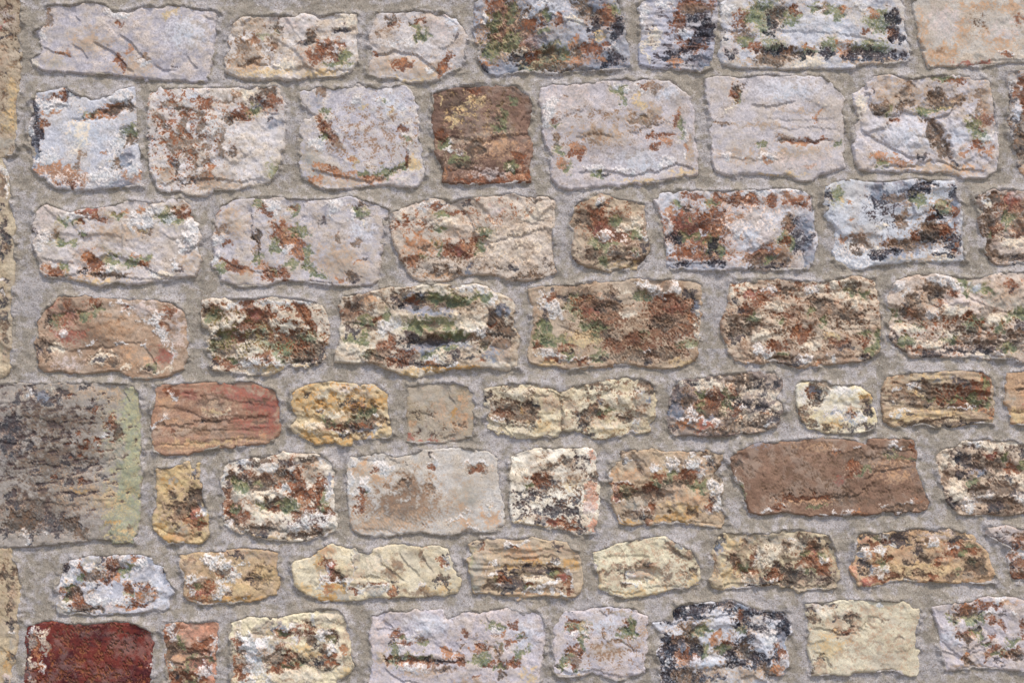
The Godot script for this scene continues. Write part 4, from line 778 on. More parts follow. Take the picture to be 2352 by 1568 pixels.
	stone("cream white stone blotched rust, black and green, second in the sixth course", 1, 2,
		"-27 117 -24 113 -10 110 0 108 15 107 25 104 40 106 55 105 65 108 70 115 71 125 71 135 72 145 72 158 73 168 71 175 60 178 45 182 25 183 8 180 -5 176 -22 173 -28 168 -27 155 -29 140 -30 128",
		[241, 230, 212], [228, 210, 186], "r 5.5 12 0.2",
		"r 16 110 3 2; r 34 112 5 3; k 27 116 6 5; k 20 118 3 5; w 14 118 7 5; w 38 118 4 8; d 5 112 8 3; k~ -5 115 9 4; b -12 112 6 3; d 48 112 7 6; w 57 110 4 4; t- 48 122 14 10; k 30 121 6 3; d 27 126 11 6; m 26 127 4 3; r 36 122 5 3; r 5 127 10 3; d 6 132 11 5; d -3 130 6 5; g 2 132 4 2; r 38 131 5 6; r 45 140 12 5; r~ 45 145 16 14; o 42 150 5 4; g 62 142 3 6; r 60 133 3 8; r 56 148 3 7; w 67 138 3 6; w 64 130 3 4; b 66 128 3 6; d 20 150 14 5; g 28 150 8 4; g 8 152 5 5; d 14 148 6 4; r 16 154 4 3; g 62 155 5 3; r 66 157 4 3; g 32 156 8 3; r 50 155 6 2; r 40 160 5 5; n 43 162 5 4; w 55 164 15 7; w 42 169 11 4; w 32 172 8 3; r 58 172 4 3; k~ 48 166 16 6; c 10 160 20 4; c 8 142 10 4; k 18 171 14 2; d 8 172 14 4; n 20 173 8 4; k 5 176 10 2; g -15 133 5 4; r -17 125 5 4; d -21 128 6 6; g -17 129 4 4; k -10 126 4 4; r -22 150 7 5; r -25 141 4 5; k -25 133 4 4; k -12 118 3 3; c -15 142 8 6; g -9 135 4 3; r -6 122 3 3; r -15 160 9 6; r -23 158 4 6; d -18 165 6 4; g -18 154 3 3; d 58 174 8 3; n 68 170 4 6; y- 20 180 20 2; w -26 124 2 6; w -24 168 4 3; w -8 112 4 2; d 40 178 14 2; r 22 134 4 2; w 28 134 4 3",
		"L 5 -20 170 5 170 20 172 40 176 60 176; H -5 20 128 20 8; H -4 -16 130 12 8; H -4 18 151 18 6; H -4 -18 158 10 9; H 4 -6 143 14 7; H 4 54 166 16 8; L 4 36 112 40 125 36 138; L 4 0 142 15 140 30 144; L 4 56 128 60 145 58 158")
	stone("large smooth pale grey and tan slab with small white crusts, third in the sixth course", 1, 2,
		"85 107 100 106 115 104 120 107 127 109 140 105 148 102 160 102 175 101 190 100 205 103 213 106 217 110 218 120 219 135 221 145 222 152 223 160 222 168 215 174 205 175 185 174 165 177 150 176 130 177 110 178 95 176 87 172 85 165 84 150 83 130 83 115",
		[208, 202, 196], [202, 190, 175], "s 2 11 0.1",
		"t- 140 150 44 22; t- 140 132 22 14; t- 120 165 34 9; m- 128 152 38 17; m- 138 134 18 11; t- 118 165 34 9; u- 112 128 8 4; u- 95 118 8 8; w 107 111 2 5; w 112 116 4 5; w 118 118 4 5; r 106 120 3 2; w 88 113 3 2; k 89 116 2 1; w 87 127 2 5; w 97 131 4 5; w 100 136 5 3; w 88 140 4 2; w 85 135 1.5 6; r 96 148 3 6; r 95 155 4 3; r 97 138 3 3; g 101 138 1.5 2; w 159 113 3 4; r 159 117 3 2; w 190 113 4 2; w 205 115 4 5; w 200 112 4 2; m 200 118 8 4; r 198 119 5 2; u- 185 152 6 7; u- 210 163 10 9; u- 190 168 10 5; k 158 104 3 2; k~ 148 168 14 1.5 18; w 184 162 5 1.5; w 176 165 3 1.5; w 195 170 5 1.5 25; w 201 173 4 1; w 210 154 2 4; y 210 154 1 2; k 137 113 1 1; m 160 137 4 3; d 135 130 5 2; n- 190 140 12 16; w 190 158 2 2; t- 100 172 16 3; t~ 120 168 30 5",
		"L 2.5 86 107 105 110 120 109 130 112; H 1.5 112 116 7 5; H 1.5 97 134 6 5; H 2 150 140 60 25; L 2 95 172 115 172 130 176")
	stone("white stone with a dense black speckle over its lower half and a salmon right edge", 2, 2,
		"3 108 15 103 25 100 32 99 40 102 48 101 60 101 70 100 77 102 79 110 81 125 82 135 82 150 80 165 79 176 72 177 62 177 50 173 35 170 20 168 6 166 2 158 2 145 2 130 1 118",
		[243, 234, 216], [232, 216, 188], "r 4.5 11 0.14",
		"y- 57 130 8 9; k~ 34 150 30 14; k~ 40 158 28 8; k 8 139 4 3; k 12 151 4 2; d 30 132 8 6; k 28 134 5 3; r 30 127 7 5; r 20 125 4 2; r 24 130 3 4; m 38 116 8 2 -20; d 52 110 4 4; k 61 111 3 4; t 58 114 6 3; m 29 108 5 1 -20; k 40 128 4 3; k 42 132 5 3; k 76 127 5 4; d 76 124 4 3; k 40 155 12 5; k 57 156 6 4; k 60 146 4 4; k 22 142 6 3; k 15 146 5 3; k 35 141 5 2; k 48 148 5 3; k 25 156 6 3; k 10 162 5 2; g 20 134 3 1.5; O 74 143 6 12; O 77 168 4 8; p- 72 152 5 8; y- 70 145 3 4; k 64 165 3 8; k 66 173 4 3; r 44 166 14 3 12; r 57 171 6 3; o 55 172 4 1.5; R- 42 166 8 2; w 32 164 4 2; k 28 166 5 3; k~ 68 108 6 4; O 75 108 3 5; y- 10 165 8 2; y- 30 170 14 1.5; t 58 124 10 6; k 72 110 4 2; m~ 55 135 14 12; k~ 64 116 4 8",
		"L 4 4 166 25 168 45 172 64 176; H -3 32 134 14 10; L 4 66 128 68 145 66 162; L 3 20 128 35 118 50 112; H -3 58 132 8 8; H 3 30 112 30 8; L 2 5 140 20 138 30 144; L 2 10 155 30 152 50 158")
	stone("tan pitted stone with white crusts on its right and green spots, fifth in the sixth course", 2, 2,
		"92 117 100 112 102 102 108 101 115 103 125 101 140 103 150 103 165 102 180 102 192 105 190 115 185 122 192 128 192 140 190 152 193 160 194 165 191 170 180 170 165 168 150 167 130 168 110 168 100 166 96 155 92 148 93 138 92 128 88 122",
		[204, 176, 142], [188, 154, 118], "r 6 10 0.24",
		"n- 112 112 12 6; u- 105 125 14 6; t- 125 118 14 6; u- 165 104 20 3; w 146 111 7 5; w 147 117 6 4; w 164 113 5 4; w 168 117 7 5; w 163 106 3 2; w 170 123 8 3; k 181 112 4 5; d 178 107 6 3; d 184 118 3 4; w 179 108 3 2; u 178 118 5 4; m 115 113 8 2 50; d 117 118 3 1.5 50; d 103 103 3 3; k 105 111 3 2; w 107 110 3 1.5; r 165 120 5 2; r 155 125 4 3; r 160 122 6 3; g 145 126 4 4 40; g 143 122 4 2; g 131 130 3 3; r 134 126 4 3; w 131 118 3 4; g 170 134 5 5; g 160 131 3 4; r 165 128 5 3; w 187 138 7 8; w 187 148 5 6; w 183 131 6 2; w 185 154 3 3; w 90 121 4 2; w 103 131 7 2; w 97 135 3 3; r 98 140 5 6; R 97 143 3 3; g 109 138 6 4; g 105 142 4 3; r 104 133 4 2; w 100 147 4 1.5; d 130 138 10 4; r 128 136 5 4; r 140 140 6 3; r 112 135 4 2; d 120 142 18 4; d 150 132 12 4; t 146 137 10 5; t 145 142 6 3; n 115 149 10 4; r 127 152 3 4; w 117 157 8 3; r 125 163 3 4; d 115 160 12 3; n 112 165 10 3; k 120 161 6 1; Y 148 162 18 4; y- 150 154 12 4; Y 165 155 8 6; d 165 158 5 3 30; d 143 156 3 1.5 30; u 175 144 10 5; w 180 155 4 3; Y 108 166 8 2; k 182 146 3 3; d 190 122 4 6; u- 160 145 14 4; r 180 152 2 4",
		"L 5 130 148 132 158 128 167; L 4 112 113 118 120 122 125; L 4 95 132 110 136 125 134 140 138; L 4 136 160 150 165 170 166 188 168; H 3 166 116 20 8; H -4 120 142 18 6; L 4 160 148 164 156 162 166; H -3 145 157 4 2 30; L 3 150 128 170 136 190 132")
	stone("large smooth brown sandstone slab, the widest brown stone, sixth course", 3, 2,
		"-22 103 -10 96 0 95 12 95 25 93 45 92 65 92 85 94 93 96 95 91 110 91 130 91 137 92 138 100 140 108 136 112 137 118 142 128 146 138 150 148 148 153 142 156 125 157 110 158 95 160 75 160 60 159 45 160 20 156 0 159 -10 156 -14 148 -17 138 -23 128 -28 118 -28 108",
		[160, 118, 93], [142, 102, 80], "s 2 11 0.24",
		"u- 50 99 30 4 4; d- 118 100 22 5; d- 85 108 24 7; d- 60 145 60 6; d~ 60 128 50 20; w 118 96 3 5 -40; w 122 99 4 2 40; w 87 99 3 1.5; w 67 101 5 2; r 68 102 4 2; o 66 103 3 1; r 82 116 7 5; r 79 124 4 3; R- 70 128 5 4; g 93 117 5 3; g 88 122 4 1 -30; g 116 106 6 3; k 114 105 4 2; w 135 97 1.5 4; r 136 100 2 4; g 131 109 8 1.5; u- 118 113 22 3; u- 120 125 20 6; w -22 127 2 5 -30; w -19 131 2 4 -30; w -17 141 1.5 4; g -20 137 3 5; l -16 142 3 3; r 14 151 5 2; w 19 151 3 2; w 9 154 4 2; r 18 153 5 1.5; w 2 156 5 2; w 80 157 7 2; o 88 158 8 1.2; w 63 158 3 1; o 90 156 3 1; w 132 148 8 1 -8; w 110 151 3 1.5 -30; o 141 147 3 1; r 38 145 20 3; u 40 148 22 1.5; g 50 152 8 1.5; d 128 153 14 3; d 120 157 10 1.5; b- -4 96 14 4; k- -20 110 5 5; d -22 112 4 4; d- 140 138 6 5; k 137 111 3 1.5; m 112 118 12 1 -15",
		"L 3.5 60 146 80 142 95 136 104 129; L 4 90 128 100 122 108 119 120 116 137 117; L 3 93 97 110 99 137 101; L 2.5 85 108 110 108 136 112; H 3 40 125 60 22; L 4 -28 118 -22 128 -15 142 -12 154; H -3 -18 108 8 5")
	stone("black and cream pitted stone cut by the right edge in the sixth course", 3, 2,
		"168 100 178 95 190 92 200 91 215 93 225 92 235 98 262 98 262 150 250 155 225 158 200 160 180 159 170 152 165 142 160 130 157 120 156 110 158 103",
		[214, 186, 158], [150, 120, 98], "r 7 11 0.45",
		"d~ 200 125 50 34; k~ 195 112 32 12; k~ 205 140 40 12; c 188 95 14 3; w 190 96 8 3; c 160 115 3 5; c 164 104 5 4; c 175 138 8 9; c 182 142 6 4; c 225 127 12 6; c 170 112 8 3; k 180 108 8 6; k 185 115 8 4; k 195 119 12 3 -15; b 195 121 10 1.5 -15; k 176 106 4 6; d 205 113 14 6; c 210 98 14 3; r 205 107 4 3; R 206 106 2 2; g 218 109 3 3; g 190 129 5 3; r 225 118 6 4; w 185 148 7 4; w 200 143 8 4; w 187 154 4 4; w 230 144 6 5; k 170 150 8 5; k 225 138 5 5; k 220 126 2 3; k 160 100 3 2; d 215 150 14 5; k 208 152 10 3; g 232 115 3 4; c 224 95 8 3; k 235 105 6 4; m 215 134 10 5; k 240 140 8 5; c 245 115 8 4; d 195 136 8 4; m 165 126 5 4; k 178 124 6 3",
		"H -6 185 114 18 9; H -5 215 116 16 7; H 4 176 138 10 10; H -5 205 148 22 5; L 4 160 120 180 128 200 124 225 126; L 4 170 150 195 146 230 148; H 3 225 128 14 6")


func seventh_and_eighth_course() -> void:
	stone("blue grey flint with white crust and rust, left of the seventh course", 0, 3,
		"63 48 75 46 85 44 100 44 115 43 130 44 135 46 137 52 145 54 148 62 152 70 154 76 148 82 149 90 145 93 136 92 120 94 100 95 85 96 70 95 58 98 50 96 48 90 52 82 50 72 52 60 55 52",
		[188, 192, 212], [196, 194, 206], "s 5 10 0.06",
		"i- 140 72 10 14; p- 100 90 20 5; w 70 51 5 4; w 76 57 5 3; k 88 47 4 4; n 80 48 8 4; w 82 56 10 3; c 88 54 6 3; w 98 47 5 4; r 98 51 4 5; r 106 50 4 4; w 112 47 8 4; r 122 46 6 2; o 120 48 4 2; w 120 53 8 3 -35; w 128 49 4 5; b 134 48 3 5; r 97 60 6 4 -40; r 102 55 4 3; g 108 58 5 4; g 112 55 5 2 -30; m 82 61 6 5; d 87 63 4 3; r 73 57 2 8 -15; r 94 66 5 2; w 62 62 8 6; w 60 66 5 4; w 78 68 5 3; b 68 66 4 4; g 71 63 2 3; w 55 71 4 4; r 62 78 8 7; r 68 84 8 5; g 59 80 2 9; d 66 75 6 5; g 62 71 4 2; r 72 88 10 3; w 58 88 3 3; w 85 84 6 4; w 92 83 3 3; d 85 91 5 2; n 62 93 10 3; d 76 91 10 2; w 57 96 4 1.5; o 113 68 3 3; o 103 64 4 3; w 114 66 4 2; w 105 86 7 4; w 115 83 4 6; g 115 77 4 4; r 113 74 4 3; m 129 77 6 6; o 124 80 3 4; r 130 72 7 1.5; r 118 85 4 4; o 138 78 4 3; w 140 76 3 3; w 133 68 2 2; r 122 88 8 1.5; o 112 90 8 1.5; b 150 60 5 8; k 150 55 4 4; d 56 53 4 5; k 56 55 3 3; w 97 81 3 2; w 97 73 3 1; m 80 76 1.5 3 20; k 85 71 4 1; n- 52 90 5 6; i 142 86 6 5",
		"L 5 54 94 75 92 90 88; L 4 68 55 74 64 72 74; L 4 90 68 100 60 112 52 128 54; L 4 112 86 122 88 138 84; H 3 128 77 8 8; H -4 66 80 10 8; H -3 106 56 12 7; H 3 80 60 9 6")
	stone("ochre stone with a white and red half round crust, second in the seventh course", 0, 3,
		"161 44 172 42 185 40 200 39 215 38 228 37 240 38 248 41 247 52 248 62 249 70 244 77 235 81 220 85 200 87 185 87 170 84 163 79 164 72 162 62 160 54",
		[208, 172, 124], [200, 160, 116], "s 5 10 0.18",
		"t- 170 52 8 8; n- 218 42 16 4; u- 205 42 20 3; y- 215 72 18 6; Y- 210 83 28 3; w 184 47 4 5; w 190 52 5 6; w 198 48 4 4; w 200 56 7 6; w 208 60 5 7; w 203 52 5 2; w 197 65 4 2; w 190 46 8 2 -30; d 198 58 4 3; r 196 61 3 1.5; r 205 55 2 1.5; k 212 45 5 3; k 208 42 4 2; w 216 50 5 2 -30; w 172 66 5 6; w 178 64 4 3; w 183 63 2.5 3; r 178 77 12 4; r 174 72 6 5; R 180 77 7 3; g 176 72 2.5 4; g 185 68 4 2; m 183 66 5 3; w 197 74 6 6; w 192 79 6 2; w 170 76 2 5; r 186 72 6 4; k 200 79 2 3; d 203 78 3 2; d 226 66 8 4; k 222 67 4 3; d 229 57 3 4; d 226 60 4 2; d 236 66 4 3; d 235 50 2 1; g 232 64 2 1.5; w 218 80 1.5 1.5; k 234 43 2 1; d 241 55 2 2; y- 236 60 10 10; t- 240 45 10 6; m 168 48 4 2; o 178 83 10 1.5",
		"H 4 182 74 17 10; H 3 198 56 14 10; L 4 164 80 180 84 200 83 225 78; L 3 220 62 232 64 245 64; H -3 226 66 9 4; H 3 170 52 9 9")
	stone("long wavy yellow stone with a triangular rust patch, third in the seventh course", 1, 3,
		"34 50 42 48 50 45 55 38 62 35 70 33 78 35 86 37 90 36 96 40 102 42 106 38 118 35 135 34 150 36 165 36 172 38 174 44 176 52 180 58 184 64 183 70 180 76 170 78 150 80 130 80 120 82 105 81 90 83 75 84 60 85 50 80 42 75 35 70 33 60",
		[224, 210, 176], [214, 194, 152], "v 4 12 0.06",
		"c- 110 50 12 14; Y- 58 46 5 12; u- 64 40 8 5; r 65 51 4 5; r 69 57 5 5; r 74 63 7 3; R 68 55 3 5; d 75 58 4 3; r 70 65 9 2; w 66 54 2 4; w 64 63 4 3; w 84 66 3 4; w 78 65 5 2; w 60 70 3 3; w 70 67 8 1.5; k 77 69 3 2; b 77 69 2 1.5; Y 70 73 9 4; o 66 74 5 3; Y 80 74 5 4; n 77 79 10 3; n 70 77 5 1.5; w 90 75 6 3; w 86 72 3 2; w 105 74 12 4; n 106 75 10 3; r 108 69 10 1; r 88 75 2 3; r 123 76 3 3; o 124 74 2 2; k 127 75 2.5 3; k 126 68 3 2; w 118 72 3 3; w 89 42 2 5; n 90 48 2.5 5; w 89 56 1.5 5; n 90 40 1.5 6; b 170 46 2 4; k 170 43 2 2; r 168 50 4 3; w 172 53 2 2; k 165 65 4 3; k 170 69 2 5 -30; d 168 62 5 2; w 150 71 4 2; k 151 73 3 1; k 160 69 2 1.5; d 172 73 3 2; Y 63 81 9 3; Y- 66 83 14 2; m- 150 76 22 3; t- 90 60 10 6; d- 152 78 5 2; m- 120 60 10 4 30; m- 128 52 4 10 -40; m- 148 46 3 8 -20; y- 165 74 14 4; y- 45 75 10 5; t 152 38 3 1.5",
		"L 4 112 42 116 52 128 60 136 68; L 4 126 38 135 50 145 58 152 66; L 3.5 148 38 152 48 162 60; L 4 88 62 105 60 115 65 126 68; L 3 38 54 46 55 50 52; H 4 78 50 14 12; H -3 95 54 8 12; H 4 105 68 20 4; H 4 45 60 12 14; L 5 62 52 74 58 82 66 82 76; L 4 86 38 88 50 88 62")
	stone("bedded tan stone with white crusts at both lower corners, fourth in the seventh course", 2, 3,
		"-33 34 -28 30 -18 28 -5 29 10 29 22 27 35 31 45 32 52 32 55 38 63 40 65 50 66 60 66 68 64 76 60 80 45 81 30 80 10 82 -5 81 -15 78 -30 76 -32 65 -35 55 -36 45 -32 42",
		[206, 178, 140], [188, 158, 126], "b 5.5 11 0.26",
		"u- 15 42 26 6; t- 45 40 14 6; w 8 34 8 2 -20; w 16 31 3 2; k 5 36 6 1.5; w 0 34 4 2; r 9 37 3 1; r -25 37 3 4; k -28 34 4 3; n -28 37 4 3; w -12 50 5 2.5; l -31 56 4 16; n -28 60 5 14; n -24 48 3 6; Y 20 49 16 1.5 5; o 20 47 8 1 5; Y 5 54 12 2; d 30 55 18 3 3; k 35 57 7 2; k 18 53 6 1; w 41 49 4 1.5; k 42 48 4 1; r 48 61 7 5; R 48 62 4 3; g 42 59 4 2; w 55 60 3 5; w 52 57 2 3; r 54 70 3 6; r 56 75 3 3; w 34 69 12 3 -15; w 22 75 6 3; w 28 73 5 3; w 40 66 5 2; w 48 77 3 3; w 19 65 1.5 1.5; d 4 65 9 5; k 8 70 9 5; k 2 62 6 4; k -2 72 6 6; r 0 67 3 1.5; r -8 63 5 3; w -14 60 6 2; g -10 66 3 3; w -10 68 4 2; r -5 66 5 2; d -15 70 6 4; t- 44 72 8 4; c 25 63 12 2.5; k~ 18 58 18 4; Y- 55 52 8 6; g 18 71 3 2; r 20 69 2 2; k 45 36 6 2 30; u- 20 78 20 2; w 58 68 2 4; w 40 74 3 2",
		"L 4.5 0 59 25 60 45 62; L 4 -5 46 20 45 45 44; L 3.5 -20 40 10 38 40 38; L 4 -24 52 0 53 25 52 55 56; L 4 10 76 30 74 45 72 60 74; H -4 6 68 12 6; H 3 30 68 18 6")
	stone("small oval pale yellow stone with a grey chip in its middle", 2, 3,
		"78 41 85 38 95 34 108 31 120 29 132 28 140 27 148 31 156 36 164 38 168 45 171 52 171 62 169 68 162 72 150 73 140 76 128 78 118 80 105 81 95 79 85 76 80 72 81 62 79 52",
		[232, 222, 186], [222, 207, 166], "r 3.5 9 0.2",
		"b 155 33 9 2 22; n 148 30 8 3 30; m 148 38 8 3 30; m- 156 42 10 6; d 124 51 4 3; r 127 53 3 2; k 125 50 2 1; n 118 61 13 4; p 116 60 8 3; k 104 60 2 4; d 104 63 2 2; t 115 55 14 2; t 122 58 10 4; m 97 52 4 1.5; d 100 59 1.5 1; m 98 54 2 2; m 143 61 3 4; d~ 155 60 12 8; m 162 45 3 2; k 87 66 1.5 1; t~ 125 60 45 20; y- 120 77 30 3; y- 80 60 4 14; d 105 70 3 1.5; w 107 60 2 3; m 87 58 5 2; d 166 56 3 4; m 160 62 4 2; w 110 68 8 1; y- 165 66 6 6",
		"H -14 120 60 20 8; H 9 118 62 12 4; L 3 98 54 112 54 126 50; L 3 84 74 105 76 130 72 160 68; L 2.5 82 46 105 42 130 44; L 3 135 34 150 40 165 48; H -3 100 58 4 3")
	stone("mottled olive tan stone with red spots, sixth in the seventh course", 3, 3,
		"-43 35 -40 26 -30 23 -22 24 -10 25 0 24 15 22 22 20 35 21 50 24 60 25 64 33 66 42 68 50 70 56 69 65 66 72 58 74 45 74 33 77 28 73 15 70 0 71 -20 73 -35 74 -43 72 -46 65 -42 52 -44 42",
		[210, 191, 150], [182, 160, 128], "r 6 10 0.34",
		"k -38 32 5 8; b -37 36 4 6; y- -25 32 10 6; n -14 28 8 3; d -14 32 4 3; r -25 46 5 3 50; r -20 54 5 4 50; r -16 60 4 4; d -5 40 3 7 25; r -7 46 4 4 30; b -4 45 2 5; g -15 56 4 5; r -10 60 4 5; d -25 46 4 4; m -42 52 3 8; y- -30 60 12 8; k 2 66 5 4; w -8 70 6 2; k -8 73 6 1.5; n 30 32 8 4; c 25 36 10 3; w 26 29 3 3; r 46 37 8 4; r 42 45 8 4; R 44 42 5 4; d 46 34 7 2; o 50 42 4 2; r 50 52 9 5; r 36 50 6 3; g 40 43 4 3; g 53 45 2.5 4; g 45 57 5 2; w 56 49 3 3; r 55 58 5 4; d 18 57 13 5; k 28 58 8 4; d 32 63 12 6; r 12 62 6 4; r 10 58 4 2; k 14 53 6 2; d 24 66 5 4; d 8 70 4 3; w 10 66 4 2; k 62 35 3 3; k 62 58 3 2; t 56 66 10 5; d 60 66 4 3; k~ 44 66 20 6; n 36 56 4 4; d 22 35 3 4; c 5 40 10 8; c 2 50 8 4; d~ 10 48 16 6; k 50 28 4 2; d 40 28 8 3; n 10 28 8 4; d 7 29 3 1.5; c -12 63 6 3; t- 40 70 10 3",
		"L 4 0 44 2 56 0 68; L 5 -42 70 -20 68 0 70 20 66 40 72; H -4 46 44 14 10; H -4 18 60 16 6; H 4 4 42 12 9; H 4 -28 36 14 8; H -3 -16 54 8 8; L 4 28 74 45 72 65 68; L 3 15 32 35 36 60 34")
	stone("orange stone with black stains and a white crust at its left, seventh in its course", 3, 3,
		"85 24 95 23 103 25 112 22 125 21 140 19 155 21 170 20 182 22 188 25 192 32 198 38 203 43 205 52 209 62 208 68 200 70 185 69 170 68 155 67 140 67 128 65 115 68 105 70 98 72 88 71 83 62 79 54 82 46 84 38 85 30",
		[214, 174, 126], [202, 154, 108], "r 5 10 0.24",
		"p- 158 26 20 4; O- 98 66 14 4; O- 83 58 5 7; y- 140 57 40 6; u- 125 42 12 6; u- 204 60 5 9; k 92 26 8 1.5; k 120 28 12 4 -15; k 126 33 8 3; k 112 32 5 3; w 109 27 4 3; w 117 33 4 2; g 105 30 2 5 -35; r 112 30 3 2; k 90 36 6 3; O 92 30 6 2; r 100 34 4 3; w 94 41 6 4; w 106 39 5 3; w 91 47 4 3; o 100 43 4 3; b 88 42 3 2; g 107 50 4 4; g 114 46 2 4; r 112 46 4 4; k 92 52 8 4; k 88 48 4 3; b 100 53 3 3; w 107 60 5 5; w 112 56 4 3; o 104 52 3 3; r 116 60 6 2; d 98 58 5 2; w 100 59 1.5 5 20; k 90 59 2 1.5; R 96 67 8 2; r 108 66 6 2; k 140 33 4 3; d 142 32 5 2; w 154 32 4 3; w 150 33 2 2; k 141 40 4 6; k 143 47 4 3; d 130 49 5 1.5 20; d 148 47 8 3; k 137 50 3 1; r 158 45 2.5 2; r 156 51 3 2.5; k 178 28 10 3; k 170 31 5 2; r 174 34 5 3; w 175 36 4 1.5; g 187 35 6 1.5; r 180 40 10 4; r 170 43 6 3; g 181 41 3.5 3; w 172 36 4 2; g 189 49 4.5 3; d 190 55 10 7; d 196 46 5 2; g 175 57 2 2; m 168 62 5 3; t 184 62 8 4; d~ 145 61 34 3; r 152 62 3 3; d 143 61 5 2; k~ 130 24 14 3; k~ 115 29 14 7; k 155 21 6 1.5; k 128 66 10 1; d 140 57 6 1; u- 165 48 8 3",
		"L 4 108 66 130 64 150 66 185 68; L 4 82 44 95 50 100 62; H -4 178 36 14 7; H -3 116 30 16 5; H 4 100 45 12 8; H -3 142 42 6 10; H -3 190 54 10 8; L 3 130 52 150 48 170 52; L 3 120 62 140 60 165 58")
	stone("pinkish stone with rust and white crust, cut by the right edge in the seventh course", 3, 3,
		"198 21 205 17 220 18 230 20 262 18 262 68 235 67 225 65 220 60 222 50 219 45 222 38 215 34 205 28 198 25",
		[202, 188, 188], [196, 172, 160], "r 5 9 0.2",
		"p- 215 22 14 4; k 210 26 4 2; w 225 40 8 6; b 222 36 5 4; r 228 32 6 4; r 230 49 6 6; k 223 48 4 5; d 230 60 8 3; r 226 62 7 3; k 222 32 4 3; k~ 218 28 10 4; w 230 44 5 3; O- 224 45 4 3; k 228 66 6 1.5; m~ 240 40 14 20",
		"H -4 228 58 8 5; L 4 218 34 228 36 245 34; H 3 226 40 8 6")
	stone("deep maroon red stone with a pale crusted corner, bottom left", 0, 3,
		"24 106 35 103 50 102 65 104 85 104 105 103 120 104 128 107 134 113 136 122 134 135 135 145 133 155 132 170 20 170 20 150 22 130 22 115",
		[134, 44, 36], [92, 28, 32], "s 1.2 6 0.0",
		"r~ 75 135 50 28; R- 131 128 4 22; R- 80 104 50 2; R- 110 160 20 3; d- 75 160 40 8; k~ 112 130 18 14; k~ 70 118 40 8; r~ 60 140 38 20; r~ 85 152 40 10; w 30 113 5 4; c 36 112 4 4; c 38 118 3 5; o 32 126 2.5 14 -5; n 28 122 3 7; n 40 126 4 5; w 27 110 3 3; o 34 143 6 3; w 37 142 1.5 6; c 28 140 3 4; n 27 156 4 3; w 25 152 2 4; k 24 135 2 18; w 133 141 1 3",
		"H 2.5 34 116 6 10; H 2 32 138 5 12")
	stone("small upright salmon stone with white crusts, second in the bottom course", 0, 3,
		"146 105 160 103 175 103 190 102 194 105 194 120 193 135 193 145 190 155 190 170 148 170 148 155 150 145 146 135 144 120 143 110",
		[200, 138, 108], [188, 122, 94], "r 5 9 0.2",
		"O- 174 112 14 8; u- 154 105 6 3; w 150 108 4 4; w 156 110 5 3; w 152 118 6 5; r 147 117 3 5; r 158 108 3 3; w 190 122 3 6; w 187 129 3 4; k 178 120 4 3; w 178 119 4 1.5; k 182 118 3 1.5; d 152 126 8 4; d 150 130 5 3; r 175 127 12 3; r 182 122 6 4; t 176 133 12 2; d 165 131 14 2; g 170 136 5 2 -30; g 160 123 2 4 -20; d 165 139 18 2; u 155 137 8 3; R- 180 141 10 3; g 188 135 3 2; g 158 118 2 3; w 153 143 4 4; l 155 145 3 3; r 150 149 4 5; r 160 146 6 3; w 182 146 6 6; w 178 151 5 3; g 166 144 3 3; d 160 153 7 7; g 172 156 5 4; r 180 155 6 2; r 168 150 8 3; d 148 133 3 4; O 190 150 3 8; r 155 158 6 4; k 157 152 3 2",
		"L 5 146 140 165 137 190 133; L 4 146 128 160 124 175 128 192 128; L 3 150 150 165 148 180 152; H -4 160 154 12 6; H -3 165 132 16 4")
	stone("pale yellow stone half covered by blue white crust, third in the bottom course", 1, 3,
		"-20 105 -15 101 0 98 12 99 18 100 30 97 45 95 55 92 65 91 75 92 80 96 83 103 83 110 85 120 87 132 89 142 87 147 83 152 75 155 70 170 -20 170 -20 155 -21 140 -20 125 -22 115",
		[233, 219, 178], [222, 205, 168], "r 5.5 11 0.12",
		"c- 65 98 16 6; w 0 124 18 10; w -6 118 14 5; w 0 140 10 12; i- 0 130 16 14; w~ 5 130 20 12; w 24 108 10 3; w 14 110 8 3; b 22 106 10 2; k 15 107 6 3; t 5 111 8 5; y 13 111 4 4; n 10 106 8 3; d 26 112 5 3; r 25 112 5 4; g 25 112 3 2.5; w 36 108 5 3; r 38 110 3 3; d 48 113 8 3; r 50 110 5 4; w 50 117 5 3; r 38 117 2 6; w 37 119 2 6; w 52 100 3 5 -20; d 50 105 4 2; r 70 117 6 6; d 66 114 6 3; d 73 121 3 5; g 68 120 3 3; w 67 126 7 5; w 62 114 4 4; k 53 122 5 2; d 50 120 4 5; r 20 125 3 2; r 26 132 4 2; d 20 136 12 8; t 14 134 6 6; r 32 132 4 4; r 26 143 8 4; r 18 146 5 2; g 38 139 5 2.5; g 27 144 3 1.5; r 38 145 3 3; d 40 136 5 3; d 62 132 7 5; d 60 128 4 5; d 64 140 12 3; r 66 140 10 1.5; k 55 138 6 3; r 70 134 6 2; w 72 128 4 3; w -6 155 6 5; w 12 155 5 4; r -15 121 3 5; r -15 142 7 8; r -10 148 5 4; w -8 145 3 3; d -12 130 5 2; n -12 138 4 3; c 38 151 20 5; t 32 155 8 1.5; d 47 136 3 2; y 44 126 8 4; y- 52 132 8 4; w 60 116 5 3; c 76 130 3 14; o 80 127 2 4; t- 82 112 2 14; y- 80 148 6 4",
		"L 5 8 143 14 132 22 127 35 128 42 138 52 142 62 146 78 140; L 3 -18 116 0 112 20 114; L 4 62 96 68 102 76 106; H -4 22 138 14 8; H -3 68 120 9 8; H 4 -2 130 16 16; H 4 50 98 30 5; L 4 74 108 82 102 84 96; H 3 46 128 10 8")
